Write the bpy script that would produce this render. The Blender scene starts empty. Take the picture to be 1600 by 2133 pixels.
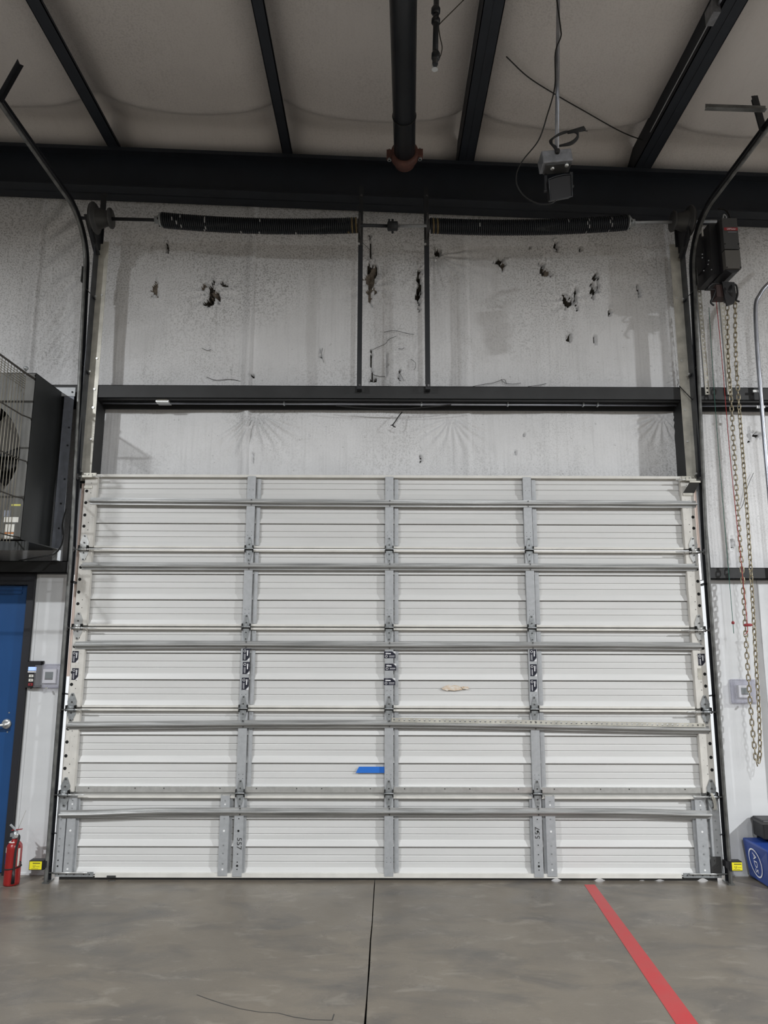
import bpy, math, random
import numpy as np
from mathutils import Matrix, Vector
random.seed(7)
rng = np.random.default_rng(7)
scn = bpy.context.scene
COL = scn.collection
pi = math.pi

# ------------------------------------------------------------------ camera
F_PX, PIT, YAW, ROL = 1437.9, 0.17313, 0.003119, 0.002947
CAM = Vector((-0.0594, -5.4343, 1.7903))
fw = Vector((math.sin(YAW)*math.cos(PIT), math.cos(YAW)*math.cos(PIT), math.sin(PIT)))
rt = Vector((math.cos(YAW), -math.sin(YAW), 0))
up = rt.cross(fw)
r2 = rt*math.cos(ROL) + up*math.sin(ROL)
u2 = up*math.cos(ROL) - rt*math.sin(ROL)
cd = bpy.data.cameras.new('camera')
cam = bpy.data.objects.new('camera', cd)
COL.objects.link(cam)
m3 = Matrix((r2, u2, -fw)).transposed()
cam.matrix_world = Matrix.Translation(CAM) @ m3.to_4x4()
cd.sensor_fit = 'HORIZONTAL'
cd.sensor_width = 36
cd.lens = F_PX/1600*36
cd.clip_start = 0.05
scn.camera = cam

def ray(px, py): return fw*F_PX + r2*(px-800) - u2*(py-1066.5)
def UY(px, py, Y):
    d = ray(px, py); return CAM + d*((Y-CAM.y)/d.y)
def UZ(px, py, Z):
    d = ray(px, py); return CAM + d*((Z-CAM.z)/d.z)
def UX(px, py, X):
    d = ray(px, py); return CAM + d*((X-CAM.x)/d.x)

# ------------------------------------------------------------------ world, exposure
w = bpy.data.worlds.new('world'); scn.world = w; w.use_nodes = True
bg = w.node_tree.nodes['Background']
bg.inputs[0].default_value = (0.95, 0.97, 1.0, 1); bg.inputs[1].default_value = 3.0
vs = scn.view_settings
vs.view_transform = 'Standard'; vs.look = 'None'; vs.gamma = 1.0; vs.use_curve_mapping = False
vs.exposure = -0.40

# ------------------------------------------------------------------ high bay lamps of the hall
LAMPS = [((8.8, -5.6, 5.30), 1750), ((1.4, -6.6, 5.35), 380), ((-5.4, -5.6, 5.40), 700), ((5.0, -11.5, 5.35), 300), ((-5.0, -12.0, 5.4), 300)]

# ------------------------------------------------------------------ materials
M = {}
def mat(name, col, rough=0.5, metal=0.0, nscale=0, namt=0.0, col2=None, bump=0.0, bscale=200, spec=0.5, stretch=None, detail=4):
    m = bpy.data.materials.new(name); m.use_nodes = True
    nt = m.node_tree; b = nt.nodes['Principled BSDF']
    b.inputs['Base Color'].default_value = (*col, 1)
    b.inputs['Roughness'].default_value = rough
    b.inputs['Metallic'].default_value = metal
    b.inputs['Specular IOR Level'].default_value = spec
    tc = nt.nodes.new('ShaderNodeTexCoord')
    src = tc.outputs['Object']
    if stretch:
        mp = nt.nodes.new('ShaderNodeMapping'); mp.inputs['Scale'].default_value = stretch
        nt.links.new(src, mp.inputs[0]); src = mp.outputs[0]
    if nscale:
        n = nt.nodes.new('ShaderNodeTexNoise'); n.inputs['Scale'].default_value = nscale; n.inputs['Detail'].default_value = detail
        nt.links.new(src, n.inputs['Vector'])
        r = nt.nodes.new('ShaderNodeValToRGB')
        r.color_ramp.elements[0].position = 0.35; r.color_ramp.elements[1].position = 0.68
        c2 = col2 or tuple(c*(1-namt) for c in col)
        r.color_ramp.elements[0].color = (*c2, 1); r.color_ramp.elements[1].color = (*col, 1)
        nt.links.new(n.outputs['Fac'], r.inputs[0]); nt.links.new(r.outputs[0], b.inputs['Base Color'])
    if bump:
        n2 = nt.nodes.new('ShaderNodeTexNoise'); n2.inputs['Scale'].default_value = bscale; n2.inputs['Detail'].default_value = 3
        nt.links.new(src, n2.inputs['Vector'])
        bp = nt.nodes.new('ShaderNodeBump'); bp.inputs['Strength'].default_value = bump; bp.inputs['Distance'].default_value = 0.01
        nt.links.new(n2.outputs['Fac'], bp.inputs['Height']); nt.links.new(bp.outputs[0], b.inputs['Normal'])
    M[name] = m
    return m

mat('black_steel', (0.016, 0.018, 0.022), 0.55, 0, 6, 0.3, bump=0.06, bscale=60)
mat('beam_steel', (0.012, 0.016, 0.024), 0.6, 0, 4, 0.3)
mat('frame_steel', (0.024, 0.025, 0.026), 0.55, 0, 5, 0.35)
mat('track_steel', (0.19, 0.193, 0.185), 0.42, 0.4, 14, 0.5)
mat('galv', (0.50, 0.52, 0.54), 0.42, 0.55, 40, 0.16, bump=0.02)
mat('galv_dull', (0.46, 0.475, 0.49), 0.5, 0.25, 30, 0.13)
mat('galv_hinge', (0.40, 0.42, 0.43), 0.42, 0.5, 60, 0.3)
mat('galv_bright', (0.72, 0.73, 0.72), 0.32, 0.7, 30, 0.15)
mat('galv_dark', (0.085, 0.092, 0.105), 0.4, 0.5, 10, 0.4)  # darker copy of galvanised steel for the angle's shaded leg
mat('galv_cream', (0.62, 0.60, 0.53), 0.4, 0.2, 12, 0.3)
mat('strut_steel', (0.56, 0.565, 0.56), 0.36, 0.45, 3, 0.45, stretch=(0.8, 1, 30))
mat('door_sheet', (0.665, 0.665, 0.655), 0.42, 0, 2.2, 0.07, stretch=(0.6, 1, 6))
mat('rail_white', (0.75, 0.735, 0.69), 0.4, 0, 8, 0.12)
mat('stile_white', (0.70, 0.68, 0.635), 0.45, 0, 10, 0.14)
mat('hole', (0.006, 0.006, 0.006), 0.9)
mat('bolt', (0.10, 0.10, 0.10), 0.4, 0.7)
mat('bright', (0.85, 0.85, 0.85), 0.4)  # plain white that stands for the shine on bolt heads
mat('liner', (0.69, 0.70, 0.71), 0.4, 0, 1.5, 0.06, stretch=(1, 1, 5))
mat('blue_paint', (0.012, 0.070, 0.215), 0.35, 0, 3, 0.12)
mat('door_frame', (0.018, 0.019, 0.024), 0.4)
mat('fiber', (0.055, 0.045, 0.033), 0.95, 0, 60, 0.8)
mat('fiber_tan', (0.20, 0.165, 0.13), 0.95, 0, 50, 0.5)
mat('red_ext', (0.30, 0.016, 0.015), 0.3, 0, 5, 0.15)
mat('red', (0.27, 0.02, 0.025), 0.45)
mat('red_rope', (0.35, 0.03, 0.03), 0.8)
mat('green_rope', (0.03, 0.13, 0.10), 0.8)
mat('black_plastic', (0.011, 0.011, 0.013), 0.45)
mat('grey_plastic', (0.085, 0.08, 0.072), 0.5)
mat('dark_grey', (0.045, 0.045, 0.045), 0.5)
mat('white_plastic', (0.75, 0.75, 0.76), 0.4)
mat('yellow', (0.80, 0.71, 0.02), 0.5)
mat('navy', (0.008, 0.009, 0.022), 0.5)
mat('print_white', (0.78, 0.78, 0.80), 0.5)
mat('print_grey', (0.22, 0.22, 0.25), 0.5)
mat('print_black', (0.02, 0.02, 0.02), 0.6)
mat('tape_blue', (0.018, 0.16, 0.62), 0.55)
mat('residue', (0.60, 0.43, 0.27), 0.7, 0, 25, 0, col2=(0.73, 0.70, 0.65), stretch=(1, 1, 3))
mat('seal_peach', (0.88, 0.71, 0.63), 0.6, 0, 6, 0.1)
mat('chain', (0.40, 0.35, 0.25), 0.38, 0.75, 40, 0.35)
mat('hoist_brown', (0.035, 0.016, 0.014), 0.6)
mat('rust_red', (0.115, 0.042, 0.030), 0.6, 0, 20, 0.4)
mat('pipe_black', (0.018, 0.021, 0.026), 0.38, 0, 7, 0.3)
mat('emt', (0.46, 0.48, 0.53), 0.3, 0.85, 10, 0.2)
mat('cast_grey', (0.22, 0.225, 0.24), 0.5, 0.3, 25, 0.35)
mat('rubber', (0.014, 0.014, 0.014), 0.8)
mat('fan_panel', (0.026, 0.028, 0.028), 0.5, 0.2, 4, 0.25)
mat('fan_front', (0.115, 0.113, 0.104), 0.55, 0.25, 5, 0.5, stretch=(3, 1, 0.7))
mat('wire', (0.30, 0.28, 0.23), 0.5, 0.4)
mat('wire_dark', (0.05, 0.045, 0.038), 0.7)
mat('plate_blue', (0.20, 0.215, 0.25), 0.5, 0.2, 20, 0.2)
mat('label_paper', (0.70, 0.69, 0.64), 0.6)
mat('label_yellow', (0.55, 0.52, 0.12), 0.6)
mat('label_orange', (0.62, 0.22, 0.06), 0.6)
mat('label_dark', (0.10, 0.10, 0.085), 0.6)
mat('bin_blue', (0.020, 0.055, 0.25), 0.38, 0, 4, 0.12)
mat('tag_blue', (0.02, 0.14, 0.60), 0.5)
mat('stripe_red', (0.50, 0.040, 0.045), 0.42, 0, 7, 0, col2=(0.45, 0.06, 0.06), detail=8)
mat('spring', (0.007, 0.009, 0.013), 0.42, 0.2)
mat('chalk', (0.42, 0.42, 0.42), 0.8)
mat('spring_gold', (0.16, 0.12, 0.06), 0.5, 0.4)
mat('lcd', (0.10, 0.13, 0.125), 0.25)
mat('outside', (0.8, 0.8, 0.78), 0.8)
mat('wall_far', (0.30, 0.30, 0.30), 0.7, 0, 1, 0.1)
m = mat('screen', (0.3, 0.45, 0.9), 0.3)
b = m.node_tree.nodes['Principled BSDF']; b.inputs['Emission Color'].default_value = (0.45, 0.62, 1, 1); b.inputs['Emission Strength'].default_value = 0.8
m = mat('lamp_lens', (0.9, 0.9, 0.9), 0.5)
b = m.node_tree.nodes['Principled BSDF']; b.inputs['Emission Color'].default_value = (1, 0.97, 0.92, 1); b.inputs['Emission Strength'].default_value = 4
# clear plastic
m = bpy.data.materials.new('clear'); m.use_nodes = True; nt = m.node_tree
for n in list(nt.nodes): nt.nodes.remove(n)
o_ = nt.nodes.new('ShaderNodeOutputMaterial'); mx = nt.nodes.new('ShaderNodeMixShader'); t_ = nt.nodes.new('ShaderNodeBsdfTransparent'); p_ = nt.nodes.new('ShaderNodeBsdfPrincipled')
t_.inputs[0].default_value = (0.93, 0.93, 0.96, 1); p_.inputs['Base Color'].default_value = (0.72, 0.72, 0.75, 1); p_.inputs['Roughness'].default_value = 0.12
mx.inputs[0].default_value = 0.22
nt.links.new(t_.outputs[0], mx.inputs[1]); nt.links.new(p_.outputs[0], mx.inputs[2]); nt.links.new(mx.outputs[0], o_.inputs[0])
M['clear'] = m

def insulation_material(name, base, dirt, dirt_amt, rib):
    m = bpy.data.materials.new(name); m.use_nodes = True; nt = m.node_tree; b = nt.nodes['Principled BSDF']; L = nt.links
    b.inputs['Roughness'].default_value = 0.5
    tc = nt.nodes.new('ShaderNodeTexCoord')
    def noise(scale, det, st=None, rough=0.6):
        n = nt.nodes.new('ShaderNodeTexNoise'); n.inputs['Scale'].default_value = scale; n.inputs['Detail'].default_value = det; n.inputs['Roughness'].default_value = rough
        if st:
            mp = nt.nodes.new('ShaderNodeMapping'); mp.inputs['Scale'].default_value = st; L.new(tc.outputs['Object'], mp.inputs[0]); L.new(mp.outputs[0], n.inputs['Vector'])
        else: L.new(tc.outputs['Object'], n.inputs['Vector'])
        return n
    def ramp(src, p0, p1, v0=0, v1=1):
        r = nt.nodes.new('ShaderNodeMapRange'); r.inputs[1].default_value = p0; r.inputs[2].default_value = p1; r.inputs[3].default_value = v0; r.inputs[4].default_value = v1
        L.new(src, r.inputs[0]); return r.outputs[0]
    def mul(a, c):
        n = nt.nodes.new('ShaderNodeMath'); n.operation = 'MULTIPLY'; L.new(a, n.inputs[0])
        if isinstance(c, float): n.inputs[1].default_value = c
        else: L.new(c, n.inputs[1])
        return n.outputs[0]
    def add(a, c):
        n = nt.nodes.new('ShaderNodeMath'); n.operation = 'ADD'; n.use_clamp = True; L.new(a, n.inputs[0]); L.new(c, n.inputs[1]); return n.outputs[0]
    sx = nt.nodes.new('ShaderNodeSeparateXYZ'); L.new(tc.outputs['Object'], sx.inputs[0])
    top_speckle = ramp(sx.outputs[2], 4.3, 5.5, 0.0, 0.30 if rib else 0.0)   # dark speckle gets denser towards the top of the wall film
    big = ramp(add(noise(0.9, 4).outputs['Fac'], top_speckle), 0.42, 0.70)   # grime patches from noise, with the height ramp added
    fine = ramp(noise(75, 3).outputs['Fac'], 0.47, 0.63)          # speckle of the embossed film
    streak = ramp(noise(5, 3, (9, 1, 0.35)).outputs['Fac'], 0.52, 0.78)
    spots = ramp(noise(28, 2).outputs['Fac'], 0.71, 0.74)
    cloud = ramp(noise(2.3, 5).outputs['Fac'], 0.40, 0.75)
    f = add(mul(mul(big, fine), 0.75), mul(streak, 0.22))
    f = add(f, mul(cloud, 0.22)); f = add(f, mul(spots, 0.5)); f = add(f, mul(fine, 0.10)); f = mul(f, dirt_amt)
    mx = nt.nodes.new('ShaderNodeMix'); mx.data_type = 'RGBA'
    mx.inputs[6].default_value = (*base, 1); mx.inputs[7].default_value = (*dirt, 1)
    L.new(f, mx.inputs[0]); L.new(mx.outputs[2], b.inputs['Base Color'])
    bp = nt.nodes.new('ShaderNodeBump'); bp.inputs['Strength'].default_value = 0.30; bp.inputs['Distance'].default_value = 0.006
    h = add(mul(noise(95, 2).outputs['Fac'], 0.5), mul(noise(26, 3, (1, 1, 0.25)).outputs['Fac'], 0.5))
    L.new(h, bp.inputs['Height'])
    if rib:
        wv = nt.nodes.new('ShaderNodeTexWave'); wv.wave_type = 'BANDS'; wv.bands_direction = 'X'; wv.inputs['Scale'].default_value = 11; wv.inputs['Distortion'].default_value = 0.6; wv.inputs['Detail'].default_value = 1
        L.new(tc.outputs['Object'], wv.inputs['Vector'])
        bp2 = nt.nodes.new('ShaderNodeBump'); bp2.inputs['Strength'].default_value = 0.12; bp2.inputs['Distance'].default_value = 0.004
        L.new(wv.outputs['Fac'], bp2.inputs['Height']); L.new(bp.outputs[0], bp2.inputs['Normal']); L.new(bp2.outputs[0], b.inputs['Normal'])
    else: L.new(bp.outputs[0], b.inputs['Normal'])
    M[name] = m
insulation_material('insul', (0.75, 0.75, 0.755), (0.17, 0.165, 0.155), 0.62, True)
insulation_material('ceil_insul', (0.60, 0.57, 0.55), (0.29, 0.27, 0.26), 0.42, False)

def concrete_material():
    m = bpy.data.materials.new('concrete'); m.use_nodes = True; nt = m.node_tree; b = nt.nodes['Principled BSDF']; L = nt.links
    tc = nt.nodes.new('ShaderNodeTexCoord')
    def noise(scale, det, rough=0.55, st=None, dist=0.0):
        n = nt.nodes.new('ShaderNodeTexNoise'); n.inputs['Scale'].default_value = scale; n.inputs['Detail'].default_value = det; n.inputs['Roughness'].default_value = rough; n.inputs['Distortion'].default_value = dist
        mp = nt.nodes.new('ShaderNodeMapping'); mp.inputs['Scale'].default_value = st or (1, 1, 1)
        L.new(tc.outputs['Object'], mp.inputs[0]); L.new(mp.outputs[0], n.inputs['Vector']); return n.outputs['Fac']
    def mixc(fac, a, c, p0, p1, amt=1.0):
        r = nt.nodes.new('ShaderNodeMapRange'); r.inputs[1].default_value = p0; r.inputs[2].default_value = p1; r.inputs[4].default_value = amt; L.new(fac, r.inputs[0])
        mx = nt.nodes.new('ShaderNodeMix'); mx.data_type = 'RGBA'; L.new(r.outputs[0], mx.inputs[0])
        for i, s in ((6, a), (7, c)):
            if isinstance(s, tuple): mx.inputs[i].default_value = (*s, 1)
            else: L.new(s, mx.inputs[i])
        return mx.outputs[2]
    c = mixc(noise(1.1, 6), (0.205, 0.178, 0.142), (0.150, 0.131, 0.107), 0.36, 0.66)
    c = mixc(noise(2.6, 8, 0.6, (0.6, 1.4, 1), 0.8), c, (0.100, 0.094, 0.088), 0.47, 0.70, 0.8)
    c = mixc(noise(5.5, 7, 0.65, (0.7, 1.6, 1), 0.5), c, (0.34, 0.31, 0.262), 0.56, 0.76, 0.62)
    c = mixc(noise(16, 6, 0.7, (0.5, 1.3, 1), 1.0), c, (0.26, 0.235, 0.195), 0.58, 0.76, 0.45)
    c = mixc(noise(220, 2), c, (0.09, 0.08, 0.068), 0.55, 0.75, 0.35)
    L.new(c, b.inputs['Base Color'])
    r = nt.nodes.new('ShaderNodeMapRange'); r.inputs[1].default_value = 0.35; r.inputs[2].default_value = 0.7; r.inputs[3].default_value = 0.24; r.inputs[4].default_value = 0.48
    L.new(noise(1.8, 5), r.inputs[0]); L.new(r.outputs[0], b.inputs['Roughness'])
    bp = nt.nodes.new('ShaderNodeBump'); bp.inputs['Strength'].default_value = 0.10; bp.inputs['Distance'].default_value = 0.005
    L.new(noise(60, 4), bp.inputs['Height']); L.new(bp.outputs[0], b.inputs['Normal'])
    M['concrete'] = m
concrete_material()

# ------------------------------------------------------------------ mesh helpers
class MB:
    def __init__(s): s.v = []; s.f = []; s.m = []; s.sm = []
    def quad(s, pts, m=0, smooth=False):
        n = len(s.v); s.v += [tuple(p) for p in pts]; s.f.append(tuple(range(n, n+len(pts)))); s.m.append(m); s.sm.append(smooth); return s
    def box(s, x0, x1, y0, y1, z0, z1, m=0):
        if x0 > x1: x0, x1 = x1, x0
        if y0 > y1: y0, y1 = y1, y0
        if z0 > z1: z0, z1 = z1, z0
        n = len(s.v)
        s.v += [(x0,y0,z0),(x1,y0,z0),(x1,y1,z0),(x0,y1,z0),(x0,y0,z1),(x1,y0,z1),(x1,y1,z1),(x0,y1,z1)]
        for q in ((0,3,2,1),(4,5,6,7),(0,1,5,4),(1,2,6,5),(2,3,7,6),(3,0,4,7)):
            s.f.append(tuple(n+i for i in q)); s.m.append(m); s.sm.append(False)
        return s
    def obox(s, a, b, wx, wd, m=0, upv=(0,0,1)):
        """bar of rectangular section from a to b"""
        a = Vector(a); b = Vector(b); d = (b-a).normalized(); u = Vector(upv)
        if abs(d.dot(u)) > 0.95: u = Vector((0,1,0))
        sx = d.cross(u).normalized()*wx/2; sy = d.cross(sx).normalized()*wd/2
        n = len(s.v)
        for c in (a, b): s.v += [tuple(c-sx-sy), tuple(c+sx-sy), tuple(c+sx+sy), tuple(c-sx+sy)]
        for q in ((0,1,2,3),(7,6,5,4),(0,4,5,1),(1,5,6,2),(2,6,7,3),(3,7,4,0)):
            s.f.append(tuple(n+i for i in q)); s.m.append(m); s.sm.append(False)
        return s
    def tube(s, pts, r, k=8, m=0, caps=True, closed=False):
        pts = [Vector(p) for p in pts]; N = len(pts)
        rr = r if hasattr(r, '__len__') else [r]*N
        t0 = (pts[1]-pts[0]).normalized()
        u = t0.orthogonal().normalized(); base = len(s.v)
        for i, p in enumerate(pts):
            if closed: t = (pts[(i+1) % N]-pts[i-1]).normalized()
            elif i == 0: t = t0
            elif i == N-1: t = (pts[-1]-pts[-2]).normalized()
            else: t = (pts[i+1]-pts[i-1]).normalized()
            u = (u - t*u.dot(t)).normalized(); v = t.cross(u)
            for j in range(k):
                a = 2*pi*j/k; s.v.append(tuple(p + u*(rr[i]*math.cos(a)) + v*(rr[i]*math.sin(a))))
        for i in range(N if closed else N-1):
            i2 = (i+1) % N
            for j in range(k):
                j2 = (j+1) % k
                s.f.append((base+i*k+j, base+i*k+j2, base+i2*k+j2, base+i2*k+j)); s.m.append(m); s.sm.append(True)
        if caps and not closed:
            s.f.append(tuple(base+j for j in reversed(range(k)))); s.m.append(m); s.sm.append(False)
            s.f.append(tuple(base+(N-1)*k+j for j in range(k))); s.m.append(m); s.sm.append(False)
        return s
    def lathe(s, prof, org, axis=(0,0,1), k=24, m=0, caps=True):
        """prof: (radius, height) pairs along axis"""
        ax = Vector(axis).normalized(); u = ax.orthogonal().normalized(); v = ax.cross(u); o = Vector(org); base = len(s.v)
        for r, h in prof:
            for j in range(k):
                a = 2*pi*j/k; s.v.append(tuple(o + ax*h + u*(r*math.cos(a)) + v*(r*math.sin(a))))
        for i in range(len(prof)-1):
            for j in range(k):
                j2 = (j+1) % k
                s.f.append((base+i*k+j, base+i*k+j2, base+(i+1)*k+j2, base+(i+1)*k+j)); s.m.append(m); s.sm.append(k > 8)
        if caps:
            s.f.append(tuple(base+j for j in reversed(range(k)))); s.m.append(m); s.sm.append(False)
            n = base+(len(prof)-1)*k; s.f.append(tuple(n+j for j in range(k))); s.m.append(m); s.sm.append(False)
        return s
    def prism_y(s, poly, y0, y1, m=0):
        """polygon in x,z (counter-clockwise seen from -y) extruded from y0 (front) to y1"""
        n = len(s.v); k = len(poly)
        s.v += [(x, y0, z) for x, z in poly] + [(x, y1, z) for x, z in poly]
        s.f.append(tuple(range(n, n+k))); s.f.append(tuple(reversed(range(n+k, n+2*k)))); s.m += [m, m]; s.sm += [False, False]
        for i in range(k):
            j = (i+1) % k; s.f.append((n+j, n+i, n+k+i, n+k+j)); s.m.append(m); s.sm.append(False)
        return s
    def disc_y(s, x, z, y, r, m=0, k=12, depth=0.001):
        return s.prism_y([(x+r*math.cos(2*pi*j/k), z+r*math.sin(2*pi*j/k)) for j in range(k)], y-depth, y, m)
    def extr_x(s, prof, xs, m=0, off=None, smooth=False):
        """open profile of (y, z) points swept along x; off(x) -> (dy, dz)"""
        base = len(s.v); k = len(prof)
        for x in xs:
            dy, dz = off(x) if off else (0, 0)
            s.v += [(x, y+dy, z+dz) for y, z in prof]
        for i in range(len(xs)-1):
            for j in range(k-1):
                a = base+i*k+j; s.f.append((a, a+k, a+k+1, a+1)); s.m.append(m); s.sm.append(smooth)
        return s
    def build(s, name, mats, parent=None, kind=None, solid=0.0):
        me = bpy.data.meshes.new(name); me.from_pydata(s.v, [], s.f)
        for mm in (mats if isinstance(mats, (list, tuple)) else [mats]): me.materials.append(M[mm])
        me.polygons.foreach_set('material_index', s.m); me.polygons.foreach_set('use_smooth', s.sm); me.update()
        o = bpy.data.objects.new(name, me); COL.objects.link(o)
        if parent: adopt(o, parent)
        if kind: o['kind'] = kind
        if solid:
            md = o.modifiers.new('solidify', 'SOLIDIFY'); md.thickness = solid; md.offset = 0
        return o

WORLD = {}
def adopt(o, p):
    o.parent = p
    t = Vector((0, 0, 0)); q = p
    while q is not None:
        t += q.location; q = q.parent
    if p.type == 'EMPTY': o.matrix_parent_inverse = Matrix.Translation(-t)
def thing(name, label, cat, loc=(0, 0, 0), group=None, kind=None):
    o = bpy.data.objects.new(name, None); COL.objects.link(o); o.location = loc; o.empty_display_size = 0.1
    tag(o, label, cat, group, kind); return o
def tag(o, label=None, cat=None, group=None, kind=None):
    if label: o['label'] = label
    if cat: o['category'] = cat
    if group: o['group'] = group
    if kind: o['kind'] = kind
    return o
def text(s, size, name, mt, loc, parent=None, rot=(pi/2, 0, 0), sx=1.0, ext=0.0004, align='CENTER'):
    cu = bpy.data.curves.new('t', 'FONT'); cu.body = s; cu.size = size; cu.extrude = ext; cu.align_x = align; cu.align_y = 'CENTER'; cu.resolution_u = 2
    t = bpy.data.objects.new('t', cu); COL.objects.link(t)
    dg = bpy.context.evaluated_depsgraph_get(); me = bpy.data.meshes.new_from_object(t.evaluated_get(dg))
    bpy.data.objects.remove(t); bpy.data.curves.remove(cu)
    from mathutils import Euler
    me.transform(Matrix.Translation(Vector(loc)) @ Euler(rot).to_matrix().to_4x4() @ Matrix.Diagonal((sx, 1, 1, 1)))
    me.name = name; me.materials.clear(); me.materials.append(M[mt])
    o = bpy.data.objects.new(name, me); COL.objects.link(o)
    if parent: adopt(o, parent)
    return o
def lerp(a, b, t): return a+(b-a)*t
def smooth_path(pts, n=6):
    """Catmull-Rom through the points"""
    P = [Vector(p) for p in pts]; P = [P[0]*2-P[1]] + P + [P[-1]*2-P[-2]]; out = []
    for i in range(1, len(P)-2):
        for k in range(n):
            t = k/n; a, b_, c, d = P[i-1], P[i], P[i+1], P[i+2]
            out.append(0.5*((2*b_)+(c-a)*t+(2*a-5*b_+4*c-d)*t*t+(3*b_-a-3*c+d)*t**3))
    out.append(P[-2]); return out

# ================================================================== SETTING
YB = 0.28      # face of the wall insulation
YL = 0.13      # face of the white liner sheets low on the wall
def roof_z(x): return 5.915 - 0.0395*x          # top of the end rafter = underside of the purlins

# ---- floor: two slabs with a sawn joint between them
fl = MB(); fl.box(-12, 12, -18, 0.30, -0.30, -0.13); floor = fl.build('floor', 'rubber', kind='structure')
def joint_x(y): return -0.103 + 0.0147*(y+0.088)
ys = [-18, -9, -4, -3, -2.4, -1.9, -1.6, -1.3, -1.0, -0.7, -0.4, -0.1, 0.30]
for side in (-1, 1):
    b = MB()
    for y0, y1 in zip(ys[:-1], ys[1:]):
        def wob(y): return 0.004*math.sin(y*7.3) if side < 0 else 0.003*math.sin(y*9.1+1)
        e0 = joint_x(y0)+side*(0.0035+0.0012*abs(y0))*0.8+wob(y0)*0.5; e1 = joint_x(y1)+side*(0.0035+0.0012*abs(y1))*0.8+wob(y1)*0.5
        o0, o1 = side*12, side*12
        q = [(o0, y0, 0), (e0, y0, 0), (e1, y1, 0), (o1, y1, 0)]
        if side > 0: q = [(e0, y0, 0), (o0, y0, 0), (o1, y1, 0), (e1, y1, 0)]
        b.quad(q)
        b.quad([(e0, y0, 0), (e1, y1, 0), (e1, y1, -0.13), (e0, y0, -0.13)] if side > 0 else [(e1, y1, 0), (e0, y0, 0), (e0, y0, -0.13), (e1, y1, -0.13)])
    b.build('slab', 'concrete', floor)
# a wandering crack
b = MB()
cp = [UZ(x, y, 0.0006) for x, y in ((410, 2072), (432, 2080), (462, 2090), (500, 2101), (540, 2108), (580, 2110), (610, 2118), (650, 2124), (692, 2125), (696, 2112))]
for p, q in zip(cp[:-1], cp[1:]):
    n = Vector((-(q-p).y, (q-p).x, 0)).normalized()*0.0025; b.quad([p-n, p+n, q+n, q-n])
b.build('crack', 'dark_grey', floor)
b = MB()
pl = [(1217, 1843), (1239, 1843), (1455, 2133), (1408, 2133)]
a0, a1, a2, a3 = [UZ(x, y, 0) for x, y in pl]
def ext(p, q, t): return p+(q-p)*t
NS = 40
for i in range(NS):
    t0, t1 = i/NS*2.2, (i+1)/NS*2.2
    j = lambda: random.uniform(-0.0015, 0.0015)
    L0, L1, R0, R1 = ext(a0, a3, t0), ext(a0, a3, t1), ext(a1, a2, t0), ext(a1, a2, t1)
    b.quad([(L1.x, L1.y, 0.0015), (R1.x, R1.y, 0.0015), (R0.x, R0.y, 0.0015), (L0.x, L0.y, 0.0015)])
tag(b.build('floor_stripe', 'stripe_red'), 'worn red painted line running across the concrete floor', 'floor marking')
b = MB(); b.quad([(-30, 0.30, -0.02), (30, 0.30, -0.02), (30, 40, -0.02), (-30, 40, -0.02)]); b.build('ground', 'outside', kind='structure')

# ---- insulated end wall
STEP = 0.011
X0, X1, Z0, Z1 = -3.70, 3.70, 2.20, 6.25
nx = int((X1-X0)/STEP)+1; nz = int((Z1-Z0)/STEP)+1
gx = np.linspace(X0, X1, nx); gz = np.linspace(Z0, Z1, nz)
GX, GZ = np.meshgrid(gx, gz)
def vnoise(x, z, s, seed):
    r = np.random.default_rng(seed); T = r.random((64, 64))
    u, v = x*s+17.3, z*s+9.1; i, j = np.floor(u).astype(int), np.floor(v).astype(int); a, c = u-i, v-j
    a = a*a*(3-2*a); c = c*c*(3-2*c); g = lambda p, q: T[p % 64, q % 64]
    return (g(i, j)*(1-a)+g(i+1, j)*a)*(1-c)+(g(i, j+1)*(1-a)+g(i+1, j+1)*a)*c-0.5
D = 0.020*vnoise(GX, GZ, 1.1, 1)+0.010*vnoise(GX, GZ, 3.3, 2)+0.0035*vnoise(GX, GZ, 9, 3)+0.0018*vnoise(GX, GZ, 26, 4)
D += 0.0012*vnoise(GX*2.5, GZ*0.35, 14, 5)
def wx(px, py=600): return UY(px, py, YB).x
# vertical laps of the blanket
for px, hgt, wd in ((80, 0.030, 0.06), (527, 0.036, 0.06), (972, 0.012, 0.05), (1392, 0.030, 0.07), (1130, 0.003, 0.05)):
    xs_ = wx(px); t = GX-xs_+0.012*vnoise(GX*0, GZ, 1.3, int(px))
    D += hgt*np.where(t < 0, np.exp(-(t/wd)**2), np.exp(-(t/0.012)**2))
# diagonal creases on the strip left of the door and below the header
msk = np.exp(-((GX-wx(130))/0.22)**2)*np.clip((GZ-3.3)/1.2, 0, 1)
D += msk*0.011*np.sin((GX*0.8-GZ*0.55)*46+5*vnoise(GX, GZ, 4, 8))
def fan(px, py, r, amp, ang0, ang1, freq, seed):
    global D
    c = UY(px, py, YB); dx, dz = GX-c.x, GZ-c.z; R = np.hypot(dx, dz)+1e-6; A = np.arctan2(dz, dx)
    D = D+amp*np.sin(A*freq+3*vnoise(GX, GZ, 5, seed))*np.exp(-(R/r)**2)*np.clip(R/0.05, 0, 1)*((A > ang0) & (A < ang1))
fan(535, 860, 0.33, 0.018, -2.6, -0.3, 22, 11)
fan(940, 870, 0.30, 0.010, -2.8, -0.3, 20, 12)
fan(1375, 865, 0.22, 0.018, -3.1, -0.2, 18, 13)
fan(905, 530, 0.30, 0.011, -2.4, 0.2, 24, 14)
fan(440, 610, 0.22, 0.008, -3.2, 3.2, 11, 15)
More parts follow.
